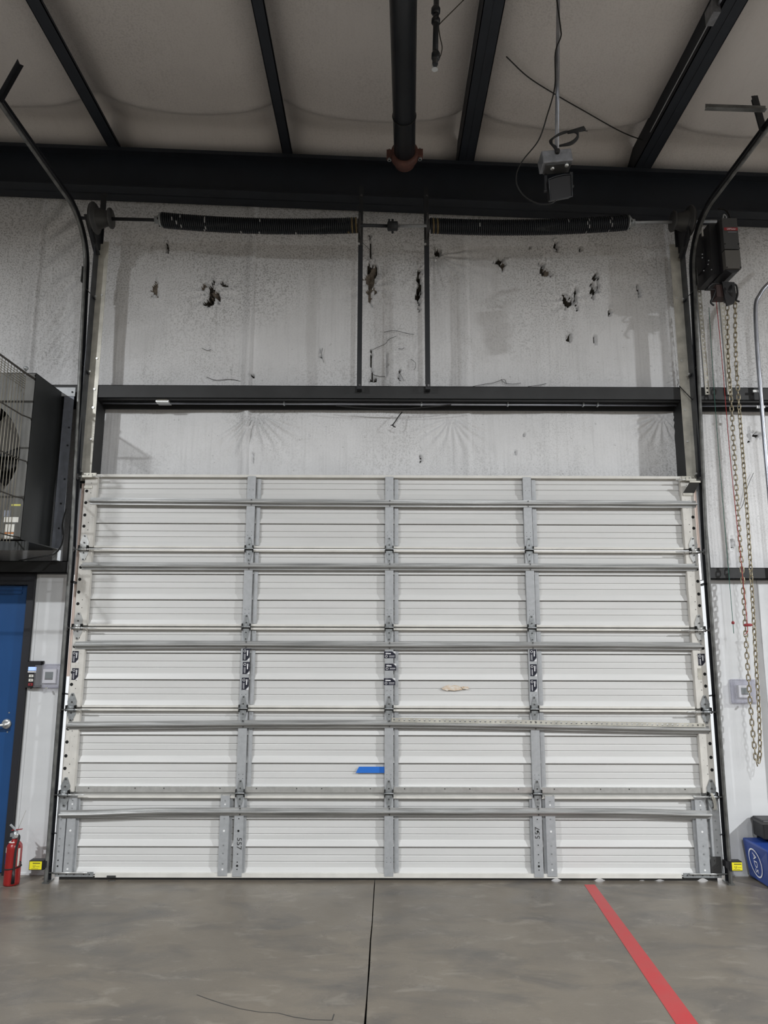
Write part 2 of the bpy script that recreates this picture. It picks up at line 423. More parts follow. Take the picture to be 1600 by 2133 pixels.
fan(775, 600, 0.25, 0.006, -3.2, 3.2, 9, 16)
fan(1185, 625, 0.20, 0.007, -3.2, 3.2, 10, 17)
fan(860, 740, 0.25, 0.005, -3.2, 3.2, 7, 18)
# rips that show the glass fibre behind the film
MATI = np.zeros_like(GX, dtype=int)
rips = [(348, 516, 3, 14, 1), (323, 604, 6, 15, 2), (440, 606, 5, 26, 1), (436, 630, 9, 10, 1), (424, 596, 5, 8, 2), (464, 592, 7, 7, 1), (455, 617, 3, 12, 1), (448, 612, 9, 8, 2),
        (775, 578, 11, 24, 2), (772, 605, 5, 25, 2), (768, 560, 4, 12, 1), (783, 562, 3, 12, 1), (771, 515, 2, 26, 1), (873, 583, 4, 26, 1), (871, 615, 4, 20, 1),
        (1040, 543, 10, 7, 1), (1048, 552, 5, 10, 2), (1128, 560, 4, 14, 1), (1136, 566, 6, 11, 2), (1183, 629, 9, 10, 1), (1177, 620, 3, 12, 1), (1200, 616, 3, 18, 1),
        (1239, 578, 6, 9, 1), (1237, 605, 4, 13, 1), (1245, 592, 2, 15, 1), (1330, 602, 3, 15, 1), (1158, 512, 3, 14, 1), (1186, 706, 4, 7, 1), (1271, 650, 3, 8, 1),
        (773, 745, 2, 16, 1), (774, 780, 2, 16, 1), (806, 760, 1.4, 30, 1), (780, 794, 7, 4, 1), (833, 783, 2, 12, 1), (1576, 907, 5, 5, 1), (1560, 900, 2, 12, 1), (1525, 1133, 2, 8, 1),
        (1103, 515, 1.5, 5, 1), (668, 735, 1.4, 14, 1), (528, 784, 4, 3, 1), (1210, 520, 2, 6, 1), (912, 525, 6, 6, 1), (1091, 906, 1.6, 4, 1), (877, 955, 2, 5, 1), (645, 910, 1.6, 3, 1),
        (1240, 705, 1.4, 11, 1), (528, 955, 1.5, 10, 1), (1074, 945, 1.6, 4, 1)]
for i, (px, py, hw, hh, mi) in enumerate(rips):
    c = UY(px, py, YB); s = 0.00397
    dx, dz = GX-c.x, GZ-c.z
    m_ = (np.abs(dx) < hw*s*2.5+.03) & (np.abs(dz) < hh*s*2.5+.03)
    R = np.hypot((dx+0.4*hw*s*np.sin(dz/(hh*s)*2.2+i))/(hw*s), dz/(hh*s))
    R = R*(1+0.9*vnoise(GX, GZ, 40, 30+i)+0.5*vnoise(GX, GZ, 90, 60+i))
    ins = m_ & (R < 1.12)
    D[ins] -= 0.045 if mi == 1 else 0.028
    lip = m_ & (R >= 1.12) & (R < 1.45); D[lip] += 0.010*(0.4+np.abs(vnoise(GX, GZ, 30, 90+i)[lip])*2)
    MATI[ins] = mi
D *= np.clip((GX-X0)/0.1, 0, 1)*np.clip((X1-GX)/0.1, 0, 1)*np.clip((Z1-GZ)/0.1, 0, 1)
V = np.stack([GX.ravel(), (YB-D).ravel(), GZ.ravel()], 1)
idx = np.arange(nx*nz).reshape(nz, nx)
A_, B_, C_, D_ = idx[:-1, :-1], idx[:-1, 1:], idx[1:, 1:], idx[1:, :-1]
cx = (GX[:-1, :-1]+GX[1:, 1:])/2; cz = (GZ[:-1, :-1]+GZ[1:, 1:])/2
keep = ~((np.abs(cx) < 2.62) & (cz < 3.0))
F = np.stack([A_[keep], B_[keep], C_[keep], D_[keep]], 1)
FM = np.where((MATI[:-1, :-1] > 0) & (MATI[1:, 1:] > 0), MATI[:-1, :-1], 0)[keep]
extra = [((-12, YB, 0), (-2.62, YB, 0), (-2.62, YB, Z0), (-12, YB, Z0)), ((2.62, YB, 0), (12, YB, 0), (12, YB, Z0), (2.62, YB, Z0)),
         ((-12, YB, Z0), (X0, YB, Z0), (X0, YB, 6.7), (-12, YB, 6.7)), ((X1, YB, Z0), (12, YB, Z0), (12, YB, 6.7), (X1, YB, 6.7)), ((X0, YB, Z1), (X1, YB, Z1), (X1, YB, 6.7), (X0, YB, 6.7))]
nv = len(V); V = np.concatenate([V, np.array(extra, float).reshape(-1, 3)]); F = np.concatenate([F, nv+np.arange(20).reshape(5, 4)]); FM = np.concatenate([FM, np.zeros(5, int)])
me = bpy.data.meshes.new('wall_front'); me.vertices.add(len(V)); me.vertices.foreach_set('co', V.ravel())
me.loops.add(len(F)*4); me.loops.foreach_set('vertex_index', F.ravel()); me.polygons.add(len(F)); me.polygons.foreach_set('loop_start', np.arange(len(F))*4)
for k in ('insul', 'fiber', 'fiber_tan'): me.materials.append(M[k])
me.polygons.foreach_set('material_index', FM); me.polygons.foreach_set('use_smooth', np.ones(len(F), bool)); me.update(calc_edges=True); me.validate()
wall = bpy.data.objects.new('wall_front', me); COL.objects.link(wall); wall['kind'] = 'structure'
# loose threads and creases on the film, drawn as thin tape-like cracks
b = MB()
for pts in ([(800, 692), (815, 689), (830, 690), (845, 694), (863, 697)], [(777, 728), (790, 722), (803, 716), (810, 707), (826, 700)], [(842, 724), (838, 727), (830, 726)],
            [(856, 748), (865, 755), (866, 765), (862, 770)], [(776, 780), (790, 784), (802, 784)], [(830, 773), (838, 786), (842, 794)], [(672, 725), (670, 740), (675, 755)],
            [(1044, 790), (1052, 798), (1070, 800), (1085, 798)], [(985, 805), (1010, 800), (1030, 797), (1050, 790), (1055, 800)], [(1100, 805), (1118, 803), (1138, 799)],
            [(420, 725), (432, 730), (440, 728)], [(430, 785), (450, 792), (480, 790), (505, 795)], [(752, 480), (752, 500), (770, 520)], [(1570, 985), (1558, 1012), (1548, 1050), (1542, 1060)]):
    P_ = smooth_path([UY(x, y, YB-0.017) for x, y in pts], 3)
    b.tube(P_, 0.0022, 4)
b.build('film_crease', 'dark_grey', wall)

# ---- white liner sheets low on the wall
b = MB(); b.box(-2.83, -2.545, YL, YB-0.03, 0, 2.245); b.box(-2.81, -2.80, YL-0.003, YL, 0, 2.245); b.box(-2.83, -2.545, YL-0.012, YL, 0.0, 0.012)
wl = b.build('wall_lower_left', 'liner', kind='structure')
b = MB(); b.box(2.545, 2.955, YL, YB-0.03, 0, 2.215); b.box(2.965, 12, YL, YB-0.03, 0, 2.215); b.box(2.955, 2.965, YL+0.006, YB-0.03, 0, 2.215); b.box(2.545, 12, YL-0.012, YL, 0.0, 0.012)
b.build('wall_lower_right', 'liner', kind='structure')
b = MB(); b.box(-12, -3.87, YL, YB-0.03, 0, 2.245); b.build('wall_lower_far', 'liner', kind='structure')

# ---- ceiling blanket sagging between the purlins
PURL = [(-4.02, -3.92), (-2.49, -2.39), (-0.947, -0.862), (0.60, 0.742), (2.15, 2.30), (3.70, 3.80)]
PD = 0.215
xs = np.arange(-12, 12.001, 0.06); yy = np.concatenate([np.arange(-18, -3, 0.5), np.arange(-3, 0.61, 0.04)])
CX, CY = np.meshgrid(xs, yy)
pc = np.array([-12, -10, -8.5, -7, -5.5]+[sum(p)/2 for p in PURL]+[5.3, 6.8, 8.3, 9.8, 12.0])
k = np.clip(np.searchsorted(pc, CX)-1, 0, len(pc)-2); t = (CX-pc[k])/(pc[k+1]-pc[k])
CZ = 5.915-0.0395*CX+PD-0.085*(1-(2*t-1)**4)+0.020*vnoise(CX, CY, 1.2, 40)+0.008*vnoise(CX, CY, 5, 41)
edge = -0.36+0.12*(1-(2*t-1)**2)
CZ += 0.06*np.clip((CY-edge)/0.04, 0, 1)-0.13*np.clip((CY+0.06)/0.22, 0, 1)
ny_, nx_ = CX.shape; ii = np.arange(nx_*ny_).reshape(ny_, nx_)
CF = np.stack([ii[:-1, :-1], ii[1:, :-1], ii[1:, 1:], ii[:-1, 1:]], -1).reshape(-1, 4)
me = bpy.data.meshes.new('ceiling'); me.from_pydata(np.stack([CX.ravel(), CY.ravel(), CZ.ravel()], 1).tolist(), [], CF.tolist()); me.materials.append(M['ceil_insul'])
me.polygons.foreach_set('use_smooth', np.ones(len(CF), bool)); ceil = bpy.data.objects.new('ceiling', me); COL.objects.link(ceil); ceil['kind'] = 'structure'

# ---- far walls of the hall, behind and beside the camera
for nm, q in (('wall_left', [(-12, -18, 0), (-12, YB, 0), (-12, YB, 6.9), (-12, -18, 6.9)]), ('wall_right', [(12, YB, 0), (12, -18, 0), (12, -18, 6.9), (12, YB, 6.9)]), ('wall_rear', [(12, -18, 0), (-12, -18, 0), (-12, -18, 6.9), (12, -18, 6.9)])):
    MB().quad(q).build(nm, 'wall_far', kind='structure')

# ---- lamps
for i, (p, pw) in enumerate(LAMPS):
    t = thing('high_bay_lamp', ['white high bay lamp hanging at the right of the hall', 'white high bay lamp hanging behind the camera', 'white high bay lamp hanging at the left of the hall', 'white high bay lamp hanging far back on the right', 'white high bay lamp hanging far back on the left'][i], 'lamp', p)
    x, y, z = p
    MB().box(x-0.32, x+0.32, y-0.2, y+0.2, z+0.02, z+0.10).build('housing', 'white_plastic', t)
    MB().box(x-0.30, x+0.30, y-0.18, y+0.18, z+0.012, z+0.02).build('lens', 'lamp_lens', t)
    for dx in (-0.2, 0.2): MB().tube([(x+dx, y, z+0.1), (x+dx, y, roof_z(x)+0.12)], 0.004, 5).build('hanger_wire', 'wire_dark', t)
    ld = bpy.data.lights.new('lamp_light', 'AREA'); ld.shape = 'RECTANGLE'; ld.size = 0.22; ld.size_y = 0.20; ld.energy = pw; ld.color = (0.955, 0.98, 1.0)
    lo = bpy.data.objects.new('lamp_light', ld); COL.objects.link(lo); lo.location = (x, y, z+0.005); adopt(lo, t)

# ---- roof steel
def beam_label(i): return ['far left roof purlin beyond the left track', 'dark roof purlin above the left spring end', 'dark roof purlin left of the sprinkler main', 'dark roof purlin right of the sprinkler main', 'dark roof purlin carrying a conduit and junction box', 'far right roof purlin beyond the conduit purlin'][i]
for i, (xl, xr) in enumerate(PURL):
    zb = roof_z((xl+xr)/2); b = MB(); th = 0.006
    b.box(xl, xl+th, -17.9, 0.24, zb, zb+PD-0.02)
    b.box(xl, xr, -17.9, 0.24, zb, zb+th); b.box(xr-th, xr, -17.9, 0.24, zb, zb+0.03)
    if xr-xl > 0.12: b.box((xl+xr)/2-0.002, (xl+xr)/2+0.01, -17.9, 0.24, zb-0.003, zb)
    tag(b.build('roof_purlin', 'beam_steel'), beam_label(i), 'beam', 'roof purlins')
b = MB()
RL = 0.385
for xa, xb in ((-12, 12),):
    def slab(y0, y1, z0, z1):
        n = len(b.v)
        b.v += [(xa, y0, roof_z(xa)+z0), (xb, y0, roof_z(xb)+z0), (xb, y1, roof_z(xb)+z0), (xa, y1, roof_z(xa)+z0), (xa, y0, roof_z(xa)+z1), (xb, y0, roof_z(xb)+z1), (xb, y1, roof_z(xb)+z1), (xa, y1, roof_z(xa)+z1)]
        for q in ((0,3,2,1),(4,5,6,7),(0,1,5,4),(1,2,6,5),(2,3,7,6),(3,0,4,7)): b.f.append(tuple(n+i for i in q)); b.m.append(0); b.sm.append(False)
    slab(0.02, 0.24, -0.008, -0.001); slab(0.125, 0.135, -RL, -0.008); slab(0.02, 0.24, -RL, -RL+0.010)
    slab(0.02, 0.026, -0.035, -0.008)
tag(b.build('end_rafter', 'beam_steel'), 'dark steel rafter spanning the top of the insulated wall', 'beam')

# ---- framed opening: header, jambs, girts
YF = 0.07
HZ0, HZ1 = 3.708, 3.822
b = MB()
b.box(-12, 12, YF, YF+0.005, HZ0, HZ1); b.box(-12, 12, YF, YB-0.012, HZ0, HZ0+0.006); b.box(-12, 12, YF, YF+0.03, HZ1-0.005, HZ1); b.box(-12, 12, YB-0.05, YB-0.045, HZ0-0.045, HZ0)
tag(b.build('header_channel', 'frame_steel'), 'long dark steel header channel above the roll-up door', 'beam')
for s in (-1, 1):
    b = MB()
    b.box(s*2.44, s*2.446, YF, YB-0.012, 2.98, HZ0); b.box(s*2.44, s*2.545, YF, YF+0.005, 2.98, HZ0)
    tag(b.build('door_jamb', 'frame_steel'), 'dark steel jamb post at the %s edge of the opening above the door' % ('left' if s < 0 else 'right'), 'post', 'jamb posts')
    b = MB(); b.box(s*2.60, s*2.62, YL+0.04, YB+0.02, 0, 2.98); b.box(s*2.54, s*2.62, YB-0.02, YB+0.02, 2.98, 3.05); b.build('trim_%d' % (1 if s < 0 else 2), 'frame_steel', kind='structure')
    g0, g1 = (2.25, 2.345) if s < 0 else (2.22, 2.31)
    b = MB(); b.box(s*2.56, s*12, 0.06, 0.066, g0, g1); b.box(s*2.56, s*12, 0.06, YB-0.02, g0, g0+0.006); b.box(s*2.56, s*12, 0.06, 0.09, g1-0.005, g1)
    tag(b.build('wall_girt', 'frame_steel'), 'dark steel girt across the wall %s' % ('above the blue door' if s < 0 else 'above the right thermostat'), 'beam', 'wall girts')
b = MB(); b.box(-2.47, 2.47, YF+0.03, YB+0.02, 2.97, 3.0); b.build('trim_3', 'frame_steel', kind='structure')
# conduit along the underside of the header, with its small switch box
b = MB(); cy_ = YF+0.085
b.tube([(-2.42, cy_, HZ0-0.013), (2.43, cy_, HZ0-0.013)], 0.011, 8)
t = b.build('header_conduit', 'emt'); tag(t, 'thin metal conduit running under the header channel', 'conduit')
b = MB(); b.tube([(2.60, 0.16, HZ0-0.013), (6, 0.16, HZ0-0.013)], 0.011, 8); tag(b.build('wall_conduit', 'emt'), 'thin metal conduit under the girt at the far right', 'conduit')
sb = thing('switch_box', 'small grey metal box under the left of the header', 'junction box', (-1.86, cy_, HZ0-0.06))
b = MB(); c0 = UY(325, 825, YF+0.03); c1 = UY(351, 836, YF+0.03)
b.box(c0.x, c1.x, YF+0.03, YF+0.12, c1.z-0.005, HZ0-0.001); b.build('body', 'galv_bright', sb)
MB().box(c0.x+0.01, c1.x-0.01, YF+0.028, YF+0.03, c1.z+0.004, c0.z-0.01).build('cover', 'label_paper', sb)
for px in (592, 878, 1058, 1215, 1245):
    p = UY(px, 846, cy_); MB().box(p.x-0.006, p.x+0.006, cy_-0.016, cy_+0.016, HZ0-0.028, HZ0).build('clip', 'galv_hinge', t)
# black cable dangling through the insulation below the header
cb = MB().tube(smooth_path([UY(838, 858, 0.22), UY(830, 868, 0.20), UY(822, 880, 0.18), UY(818, 886, 0.18), UY(824, 890, 0.19)], 5), 0.005, 6).tube(smooth_path([UY(820, 885, 0.185), UY(814, 886, 0.19)], 4), 0.004, 5)
tag(cb.build('loose_cable', 'rubber'), 'short black cable dangling below the middle of the header', 'cable')
cb = MB().tube(smooth_path([UY(700, 845, YF+0.06), UY(760, 850, YF+0.06), UY(840, 851, YF+0.06), UY(900, 847, YF+0.06), UY(940, 843, YF+0.06)], 5), 0.005, 6)
tag(cb.build('header_cable', 'rubber'), 'black cable tied along the header conduit', 'cable')

# ================================================================== THE SECTIONAL DOOR
SH = 0.61; YS = 0.042; DX = 2.43
door = thing('sectional_door', 'white ribbed sectional roll-up door with grey stiles and metal struts', 'garage door', (0, 0.03, 0))
JX = [-2.4157, -1.1087, 0.0, 1.1087, 2.4157]
def rib_profile(z0, z1):
    """from top down: three bays, each with a step, two fine creases and an outward lip"""
    P = [(YS, z1)]
    n = 3; h = (z1-z0)/n
    for i in range(n):
        zt = z1-i*h
        for tt, d in ((0.0, 0.0), (0.02, 0.0), (0.275, 0.001), (0.290, -0.006), (0.325, -0.001), (0.51, 0.001), (0.525, -0.006), (0.56, 0.0), (0.73, 0.0), (0.76, 0.005), (0.945, 0.017), (0.968, 0.016), (0.975, -0.010), (0.997, -0.012)):
            P.append((YS-d, zt-tt*h))
    P.append((YS, z0)); return P
def stile_mesh(xc, z0, z1, wd=0.066, fl=0.032):
    b = MB(); xl, xr = xc-wd/2, xc+wd/2
    b.box(xl, xr, 0.0, 0.003, z0, z1); b.box(xl, xl+0.003, 0.003, YS-0.008, z0, z1); b.box(xr-0.003, xr, 0.003, YS-0.008, z0, z1)
    b.box(xr+0.008, xr+0.008+fl, 0.022, 0.026, z0+0.02, z1-0.02); b.box(xr+0.008, xr+0.011, 0.026, YS-0.008, z0+0.02, z1-0.02)
    return b
sections = []
for k in range(5):
    z0, z1 = (0.612*k if k else 0.03), 0.61*(k+1)-0.002
    if k == 4: z1 = 3.035
    b = MB(); b.extr_x(rib_profile(z0, z1), [-DX, DX])
    sec = b.build('section', 'door_sheet', door); sections.append(sec)
    md = sec.modifiers.new('solidify', 'SOLIDIFY'); md.thickness = 0.004; md.offset = 1
    # rails along top and bottom edge, in lengths between the stiles
    xs_ = [-DX, JX[1], JX[2], JX[3], DX]
    for a, c in zip(xs_[:-1], xs_[1:]):
        aa = a+(0.035 if a > -2 else 0.09); cc = c-(0.035 if c < 2 else 0.09)
        if k > 1: MB().box(aa, cc, 0.010, YS, z0+0.001, z0+0.016).build('rail', 'rail_white', sec)
        if k == 1:
            r = MB().box(aa, cc, 0.012, YS, z0+0.001, z0+0.040)
            for f in (0.08, 0.37, 0.55, 0.9): r.disc_y(lerp(aa, cc, f), z0+0.028, 0.012, 0.0045, 1, 8, 0.002)
            r.build('rail', ['galv_bright', 'bolt'], sec)
        if k == 0: MB().box(aa, cc, 0.006, YS, z1-0.036, z1-0.020).build('rail', 'rail_white', sec)
        elif k < 4: MB().box(aa, cc, 0.006, YS, z1-0.017, z1-0.002).build('rail', 'rail_white', sec)
    if k == 4:
        MB().box(-DX, DX, 0.005, 0.055, z1-0.012, z1+0.008).build('top_rail', 'rail_white', sec)
    # intermediate stiles
    for i in (1, 2, 3):
        if k == 0 and i != 2: continue
        st = stile_mesh(JX[i], z0+0.004, z1-0.004)
        for zz in (0.10, 0.13, 0.47):
            st.disc_y(JX[i]+0.015, z0+zz, 0.0, 0.0025, 1, 6, 0.0006); st.disc_y(JX[i]-0.015, z0+zz, 0.0, 0.0025, 1, 6, 0.0006)
        st.build('stile', ['galv_dull', 'hole'], sec)
    # end stiles
    if k > 0:
        for s in (-1, 1):
            st = MB(); xo, xi = s*2.447, s*2.350
            st.box(xo, xi, 0.0, 0.003, z0+0.004, z1-0.004); st.box(xi-s*0.003, xi, 0.003, YS-0.008, z0+0.004, z1-0.004); st.box(xo, xo+s*-0.003, 0.003, YS+0.01, z0+0.004, z1-0.004)
            for zz in (0.17, 0.26, 0.36, 0.455):
                st.disc_y(s*2.428, z0+zz, 0.0, 0.0125, 1, 14, 0.0006)
            for zz in (0.14, 0.20, 0.44, 0.52): st.disc_y(s*2.395, z0+zz, 0.0, 0.0035, 1, 6, 0.0006)
            for j in range(9): st.disc_y(s*2.408, z0+0.30+j*0.012, 0.0, 0.0016, 1, 5, 0.0006)
            for zz, xx in ((0.33, 2.385), (0.40, 2.375), (0.47, 2.40), (0.24, 2.37)): st.disc_y(s*xx, z0+zz, 0.0, 0.002, 1, 5, 0.0006)
            st.build('end_stile', ['stile_white', 'hole'], sec)
# bottom section: pairs of galvanised stiles
sec = sections[0]
def plate_stile(pxa, pxb, py, z0, z1, bolts, m='galv_dull', y0=-0.001, flip=1):
    xa, xb = UY(pxa, py, 0).x, UY(pxb, py, 0).x
    b = MB(); b.box(xa, xb, y0, y0+0.003, z0, z1); b.box(xa, xa+0.003, y0+0.003, YS-0.006, z0, z1); b.box(xb-0.003, xb, y0+0.003, YS-0.006, z0, z1)
    if flip: b.box(xb if flip > 0 else xa, (xb+0.018) if flip > 0 else (xa-0.018), 0.020, 0.024, z0+0.01, z1-0.01)
    xc = (xa+xb)/2
    for z, mm, r in bolts: b.disc_y(xc, z, y0, r, mm, 10, 0.0015)
    return b.build('stile', [m, 'hole', 'bright', 'galv_hinge'], sec)
B1 = [(0.555, 3, .005), (0.53, 2, .006), (0.50, 3, .005), (0.43, 3, .005), (0.345, 2, .0075), (0.245, 3, .006), (0.19, 3, .006), (0.12, 3, .006), (0.08, 2, .007)]
B2 = [(0.42, 3, .006), (0.36, 3, .006), (0.29, 3, .006), (0.24, 3, .006), (0.20, 3, .007), (0.14, 1, .005), (0.10, 1, .006)]
B3 = [(0.43, 1, .004), (0.345, 1, .008), (0.25, 1, .004), (0.185, 1, .004), (0.13, 1, .004), (0.105, 1, .008), (0.08, 1, .004)]
plate_stile(118, 137, 1710, 0.045, 0.600, B2, flip=0); plate_stile(139.5, 157, 1710, 0.035, 0.592, B1)
plate_stile(458, 477, 1710, 0.035, 0.592, B1); plate_stile(488, 507, 1710, 0.03, 0.604, B3)
plate_stile(1110, 1129, 1710, 0.03, 0.604, B3, flip=-1); plate_stile(1137, 1157, 1710, 0.035, 0.592, B1, flip=-1)
plate_stile(1451, 1473, 1720, 0.035, 0.592, B1, flip=-1); plate_stile(1480, 1501, 1720, 0.045, 0.600, B2, flip=0)
MB().box(UY(1481, 1800, 0).x, UY(1502, 1800, 0).x, -0.006, -0.001, 0.055, 0.175).disc_y(UY(1490, 1800, 0).x, 0.15, -0.006, .006, 1, 10, .003).disc_y(UY(1495, 1800, 0).x, 0.11, -0.006, .006, 1, 10, .003).disc_y(UY(1489, 1800, 0).x, 0.085, -0.006, .006, 1, 10, .003).build('bottom_bracket', ['dark_grey', 'bolt'], door)
for s in (-1, 1):
    b = MB(); b.box(s*2.44, s*2.16, -0.002, 0.004, 0.028, 0.060)
    for f in (0.1, 0.3, 0.5, 0.75, 0.9): b.disc_y(lerp(s*2.44, s*2.16, f), 0.045, -0.002, 0.005, 1, 8, 0.002)
    b.build('corner_bracket', ['galv_hinge', 'bolt'], door)
b = MB(); b.box(-2.15, 2.15, 0.004, 0.05, 0.022, 0.050); b.build('bottom_rail', 'rail_white', door)
# rubber sweep with a ragged lower edge that lets daylight through on the right
b = MB(); N = 300
for i in range(N):
    xa, xb = lerp(-2.42, 2.42, i/N), lerp(-2.42, 2.42, (i+1)/N)
    lift = lambda x: (max(0, 0.016*(math.sin(x*17)+math.sin(x*41+1)*0.8-0.75))+0.0) if x > 0.9 else 0.0
    b.quad([(xa, 0.030, lift(xa)), (xb, 0.030, lift(xb)), (xb, 0.030, 0.024), (xa, 0.030, 0.024)])
b.build('bottom_seal', 'dark_grey', door, solid=0.006)
MB().tube([UY(300, 1836, 0.0)-Vector((0.21, 0, 0)), UY(225, 1836, 0.0)], 0.008, 6).box(UY(222, 1836, 0).x, UY(240, 1836, 0).x, -0.004, 0.004, 0.024, 0.036).build('seal_clip', 'dark_grey', door)

# ---- hinges
def center_hinge(x, z):
    b = MB()
    b.prism_y([(x-0.030, z+0.008), (x+0.030, z+0.008), (x+0.024, z+0.03), (x+0.010, z+0.085), (x+0.006, z+0.096), (x-0.006, z+0.096), (x-0.010, z+0.085), (x-0.024, z+0.03)], -0.005, 0.0)
    b.prism_y([(x-0.008, z-0.104), (x+0.008, z-0.104), (x+0.024, z-0.038), (x+0.030, z-0.012), (x-0.030, z-0.012), (x-0.024, z-0.038)], -0.005, 0.0)
    b.box(x-0.034, x-0.027, -0.018, 0, z-0.025, z+0.028, 2); b.box(x+0.027, x+0.034, -0.018, 0, z-0.025, z+0.028, 2)
    b.tube([(x-0.034, -0.014, z+0.002), (x+0.034, -0.014, z+0.002)], 0.0065, 8, 0)
    b.box(x-0.027, x+0.027, -0.004, 0.001, z-0.012, z+0.008, 2)
    for zz in (0.085, 0.035, -0.04, -0.09): b.disc_y(x, z+zz, -0.005, 0.0055, 1, 8, 0.004)
    return b.build('hinge', ['galv_hinge', 'bolt', 'hole'], door)
def end_hinge(x, z, mt):
    b = MB()
    b.prism_y([(x-0.030, z+0.012), (x+0.030, z+0.012), (x+0.035, z+0.05), (x+0.009, z+0.110), (x-0.009, z+0.110), (x-0.035, z+0.05)], -0.006, 0.0)
    b.prism_y([(x-0.008, z-0.100), (x+0.008, z-0.100), (x+0.035, z-0.040), (x+0.030, z-0.016), (x-0.030, z-0.016), (x-0.035, z-0.040)], -0.006, 0.0)
    b.tube([(x-0.036, -0.016, z+0.006), (x+0.036, -0.016, z+0.006)], 0.008, 8, 0)
    b.tube([(x-0.040, -0.026, z-0.010), (x+0.040, -0.026, z-0.010)], 0.009, 8, 0)
    for sx in (-0.036, 0.030): b.box(x+sx, x+sx+0.006, -0.034, 0, z-0.022, z+0.022, 2)
    for zz in (0.098, 0.045, -0.035, -0.088): b.disc_y(x, z+zz, -0.006, 0.0065, 1, 8, 0.005)
    return b.build('hinge', [mt, 'bolt', 'hole'], door)
def roller(s, z, inner=2.26, outer=2.487, y=-0.026):
    b = MB(); b.tube([(s*inner, y, z), (s*outer, y, z)], 0.0052, 8)
    b.lathe([(0.012, 0), (0.024, 0.002), (0.026, 0.006), (0.024, 0.012), (0.012, 0.014)], (s*(outer-0.006), y, z), (s, 0, 0), 14, 1)
    return b.build('roller', ['galv_bright', 'dark_grey'], door)
for k in (1, 2, 3, 4):
    z = 0.61*k
    for i in (1, 2, 3): center_hinge(JX[i], z)
    for s in (-1, 1):
        end_hinge(s*2.412, z+(0.0 if s < 0 else -0.005), 'galv_hinge' if k < 3 else ('plate_blue' if False else 'galv_bright'))
        roller(s, z-0.010-(0.0 if s < 0 else 0.005))
for s in (-1, 1): roller(s, 0.058, 2.20, 2.487, -0.012)
for s in (-1, 1):
    z = UY(190 if s < 0 else 1445, 994 if s < 0 else 1001, 0).z
    roller(s, z, 2.30, 2.50)
    b = MB(); b.box(s*2.46, s*2.38, -0.036, -0.004, z-0.008, z+0.008); b.box(s*2.46, s*2.36, -0.004, 0.002, z-0.012, z+0.035)
    if s > 0:
        b.quad([(2.36, -0.004, z-0.105), (2.45, -0.004, z-0.105), (2.47, -0.07, z-0.03), (2.39, -0.07, z-0.03)], 1); b.box(2.39, 2.475, -0.075, -0.068, z-0.032, z-0.018)
        b.box(2.36, 2.445, -0.008, 0.0, z-0.125, z-0.104)
    else:
        b.box(-2.45, -2.385, -0.006, 0.0, z-0.092, z-0.072)
    for xx in (2.39, 2.42, 2.45): b.disc_y(s*xx, z+0.02, -0.004, 0.004, 2, 8, 0.002)
    b.build('top_bracket', ['galv_cream', 'dark_grey', 'bolt'], door)

# ---- struts (hat-shaped stiffening bars)
def strut_prof(h=0.056, d=0.030, fl=0.014):
    return [(-0.002, h/2), (-0.002, h/2-fl), (-d, 0.007), (-d-0.002, 0.004), (-d-0.002, -0.002), (-d, -0.005), (-0.002, -h/2+fl), (-0.002, -h/2), (-0.005, -h/2)]
def strut(p0, p1, zs):
    a, c = UY(*p0, -0.03), UY(*p1, -0.03)
    def off(x):
        t = (x-a.x)/(c.x-a.x); return (0, lerp(a.z, c.z, t)+zs(t))
    b = MB(); b.extr_x(strut_prof(), [lerp(a.x, c.x, i/60) for i in range(61)], 0, off)
    o = b.build('strut', 'strut_steel', door, solid=0.002)
    b = MB()
    for x in JX[1:4]:
        dz = off(x)[1]
        for e in (0.021, -0.021): b.disc_y(x+0.004, dz+e, -0.004, 0.005, 0, 8, 0.004)
    b.build('bolt_set', 'bolt', o, kind='stuff')
    return o, off
sg = lambda x: 1/(1+math.exp(-x))
strut((185, 1042), (1453, 1049), lambda t: -0.006*math.sin(pi*t))
strut((168, 1178), (1455, 1181), lambda t: 0.0)
strut((153, 1344), (1465, 1347), lambda t: 0.006*math.sin(pi*t)+0.004*math.sin(9*t))
s4, off4 = strut((138, 1512), (1480, 1521), lambda t: 0.020*math.sin(pi*t)*0.8+0.012*math.sin(pi*t)**2)
strut((122, 1698), (1484, 1700), lambda t: 0.022*(sg((t-0.09)*40)-sg(-3.6))-0.022*sg((t-0.93)*40)*0.8)
# perforated angle bolted on top of the fourth strut
def perforated(name, parent, p0, p1, wd, n, mt, normal=(0, -1, 0), r=0.26, fold=0.0):
    """strip from p0 to p1 of n square-holed cells"""
    p0, p1 = Vector(p0), Vector(p1); d = (p1-p0)/n; nn = Vector(normal).normalized(); sv = d.normalized().cross(nn).normalized()*wd
    b = MB()
    for i in range(n):
        c = p0+d*(i+0.5); rad = min(d.length, wd)*r
        sq = [(-0.5, -0.5), (0, -0.5), (0.5, -0.5), (0.5, 0), (0.5, 0.5), (0, 0.5), (-0.5, 0.5), (-0.5, 0)]
        n0 = len(b.v)
        for u, v in sq: b.v.append(tuple(c+d*u+sv*v))
        for u, v in sq:
            l = math.hypot(u, v); b.v.append(tuple(c+d.normalized()*(u/l*rad)+sv.normalized()*(v/l*rad)))
        for j in range(8):
            j2 = (j+1) % 8; b.f.append((n0+j, n0+j2, n0+8+j2, n0+8+j)); b.m.append(0); b.sm.append(False)
    if fold:
        e0, e1 = p0-sv*0.5, p1-sv*0.5; b.quad([e0, e1, e1+nn*-fold, e0+nn*-fold])
    return b.build(name, mt, parent, solid=0.002)
xa = 0.02; xb = 2.40
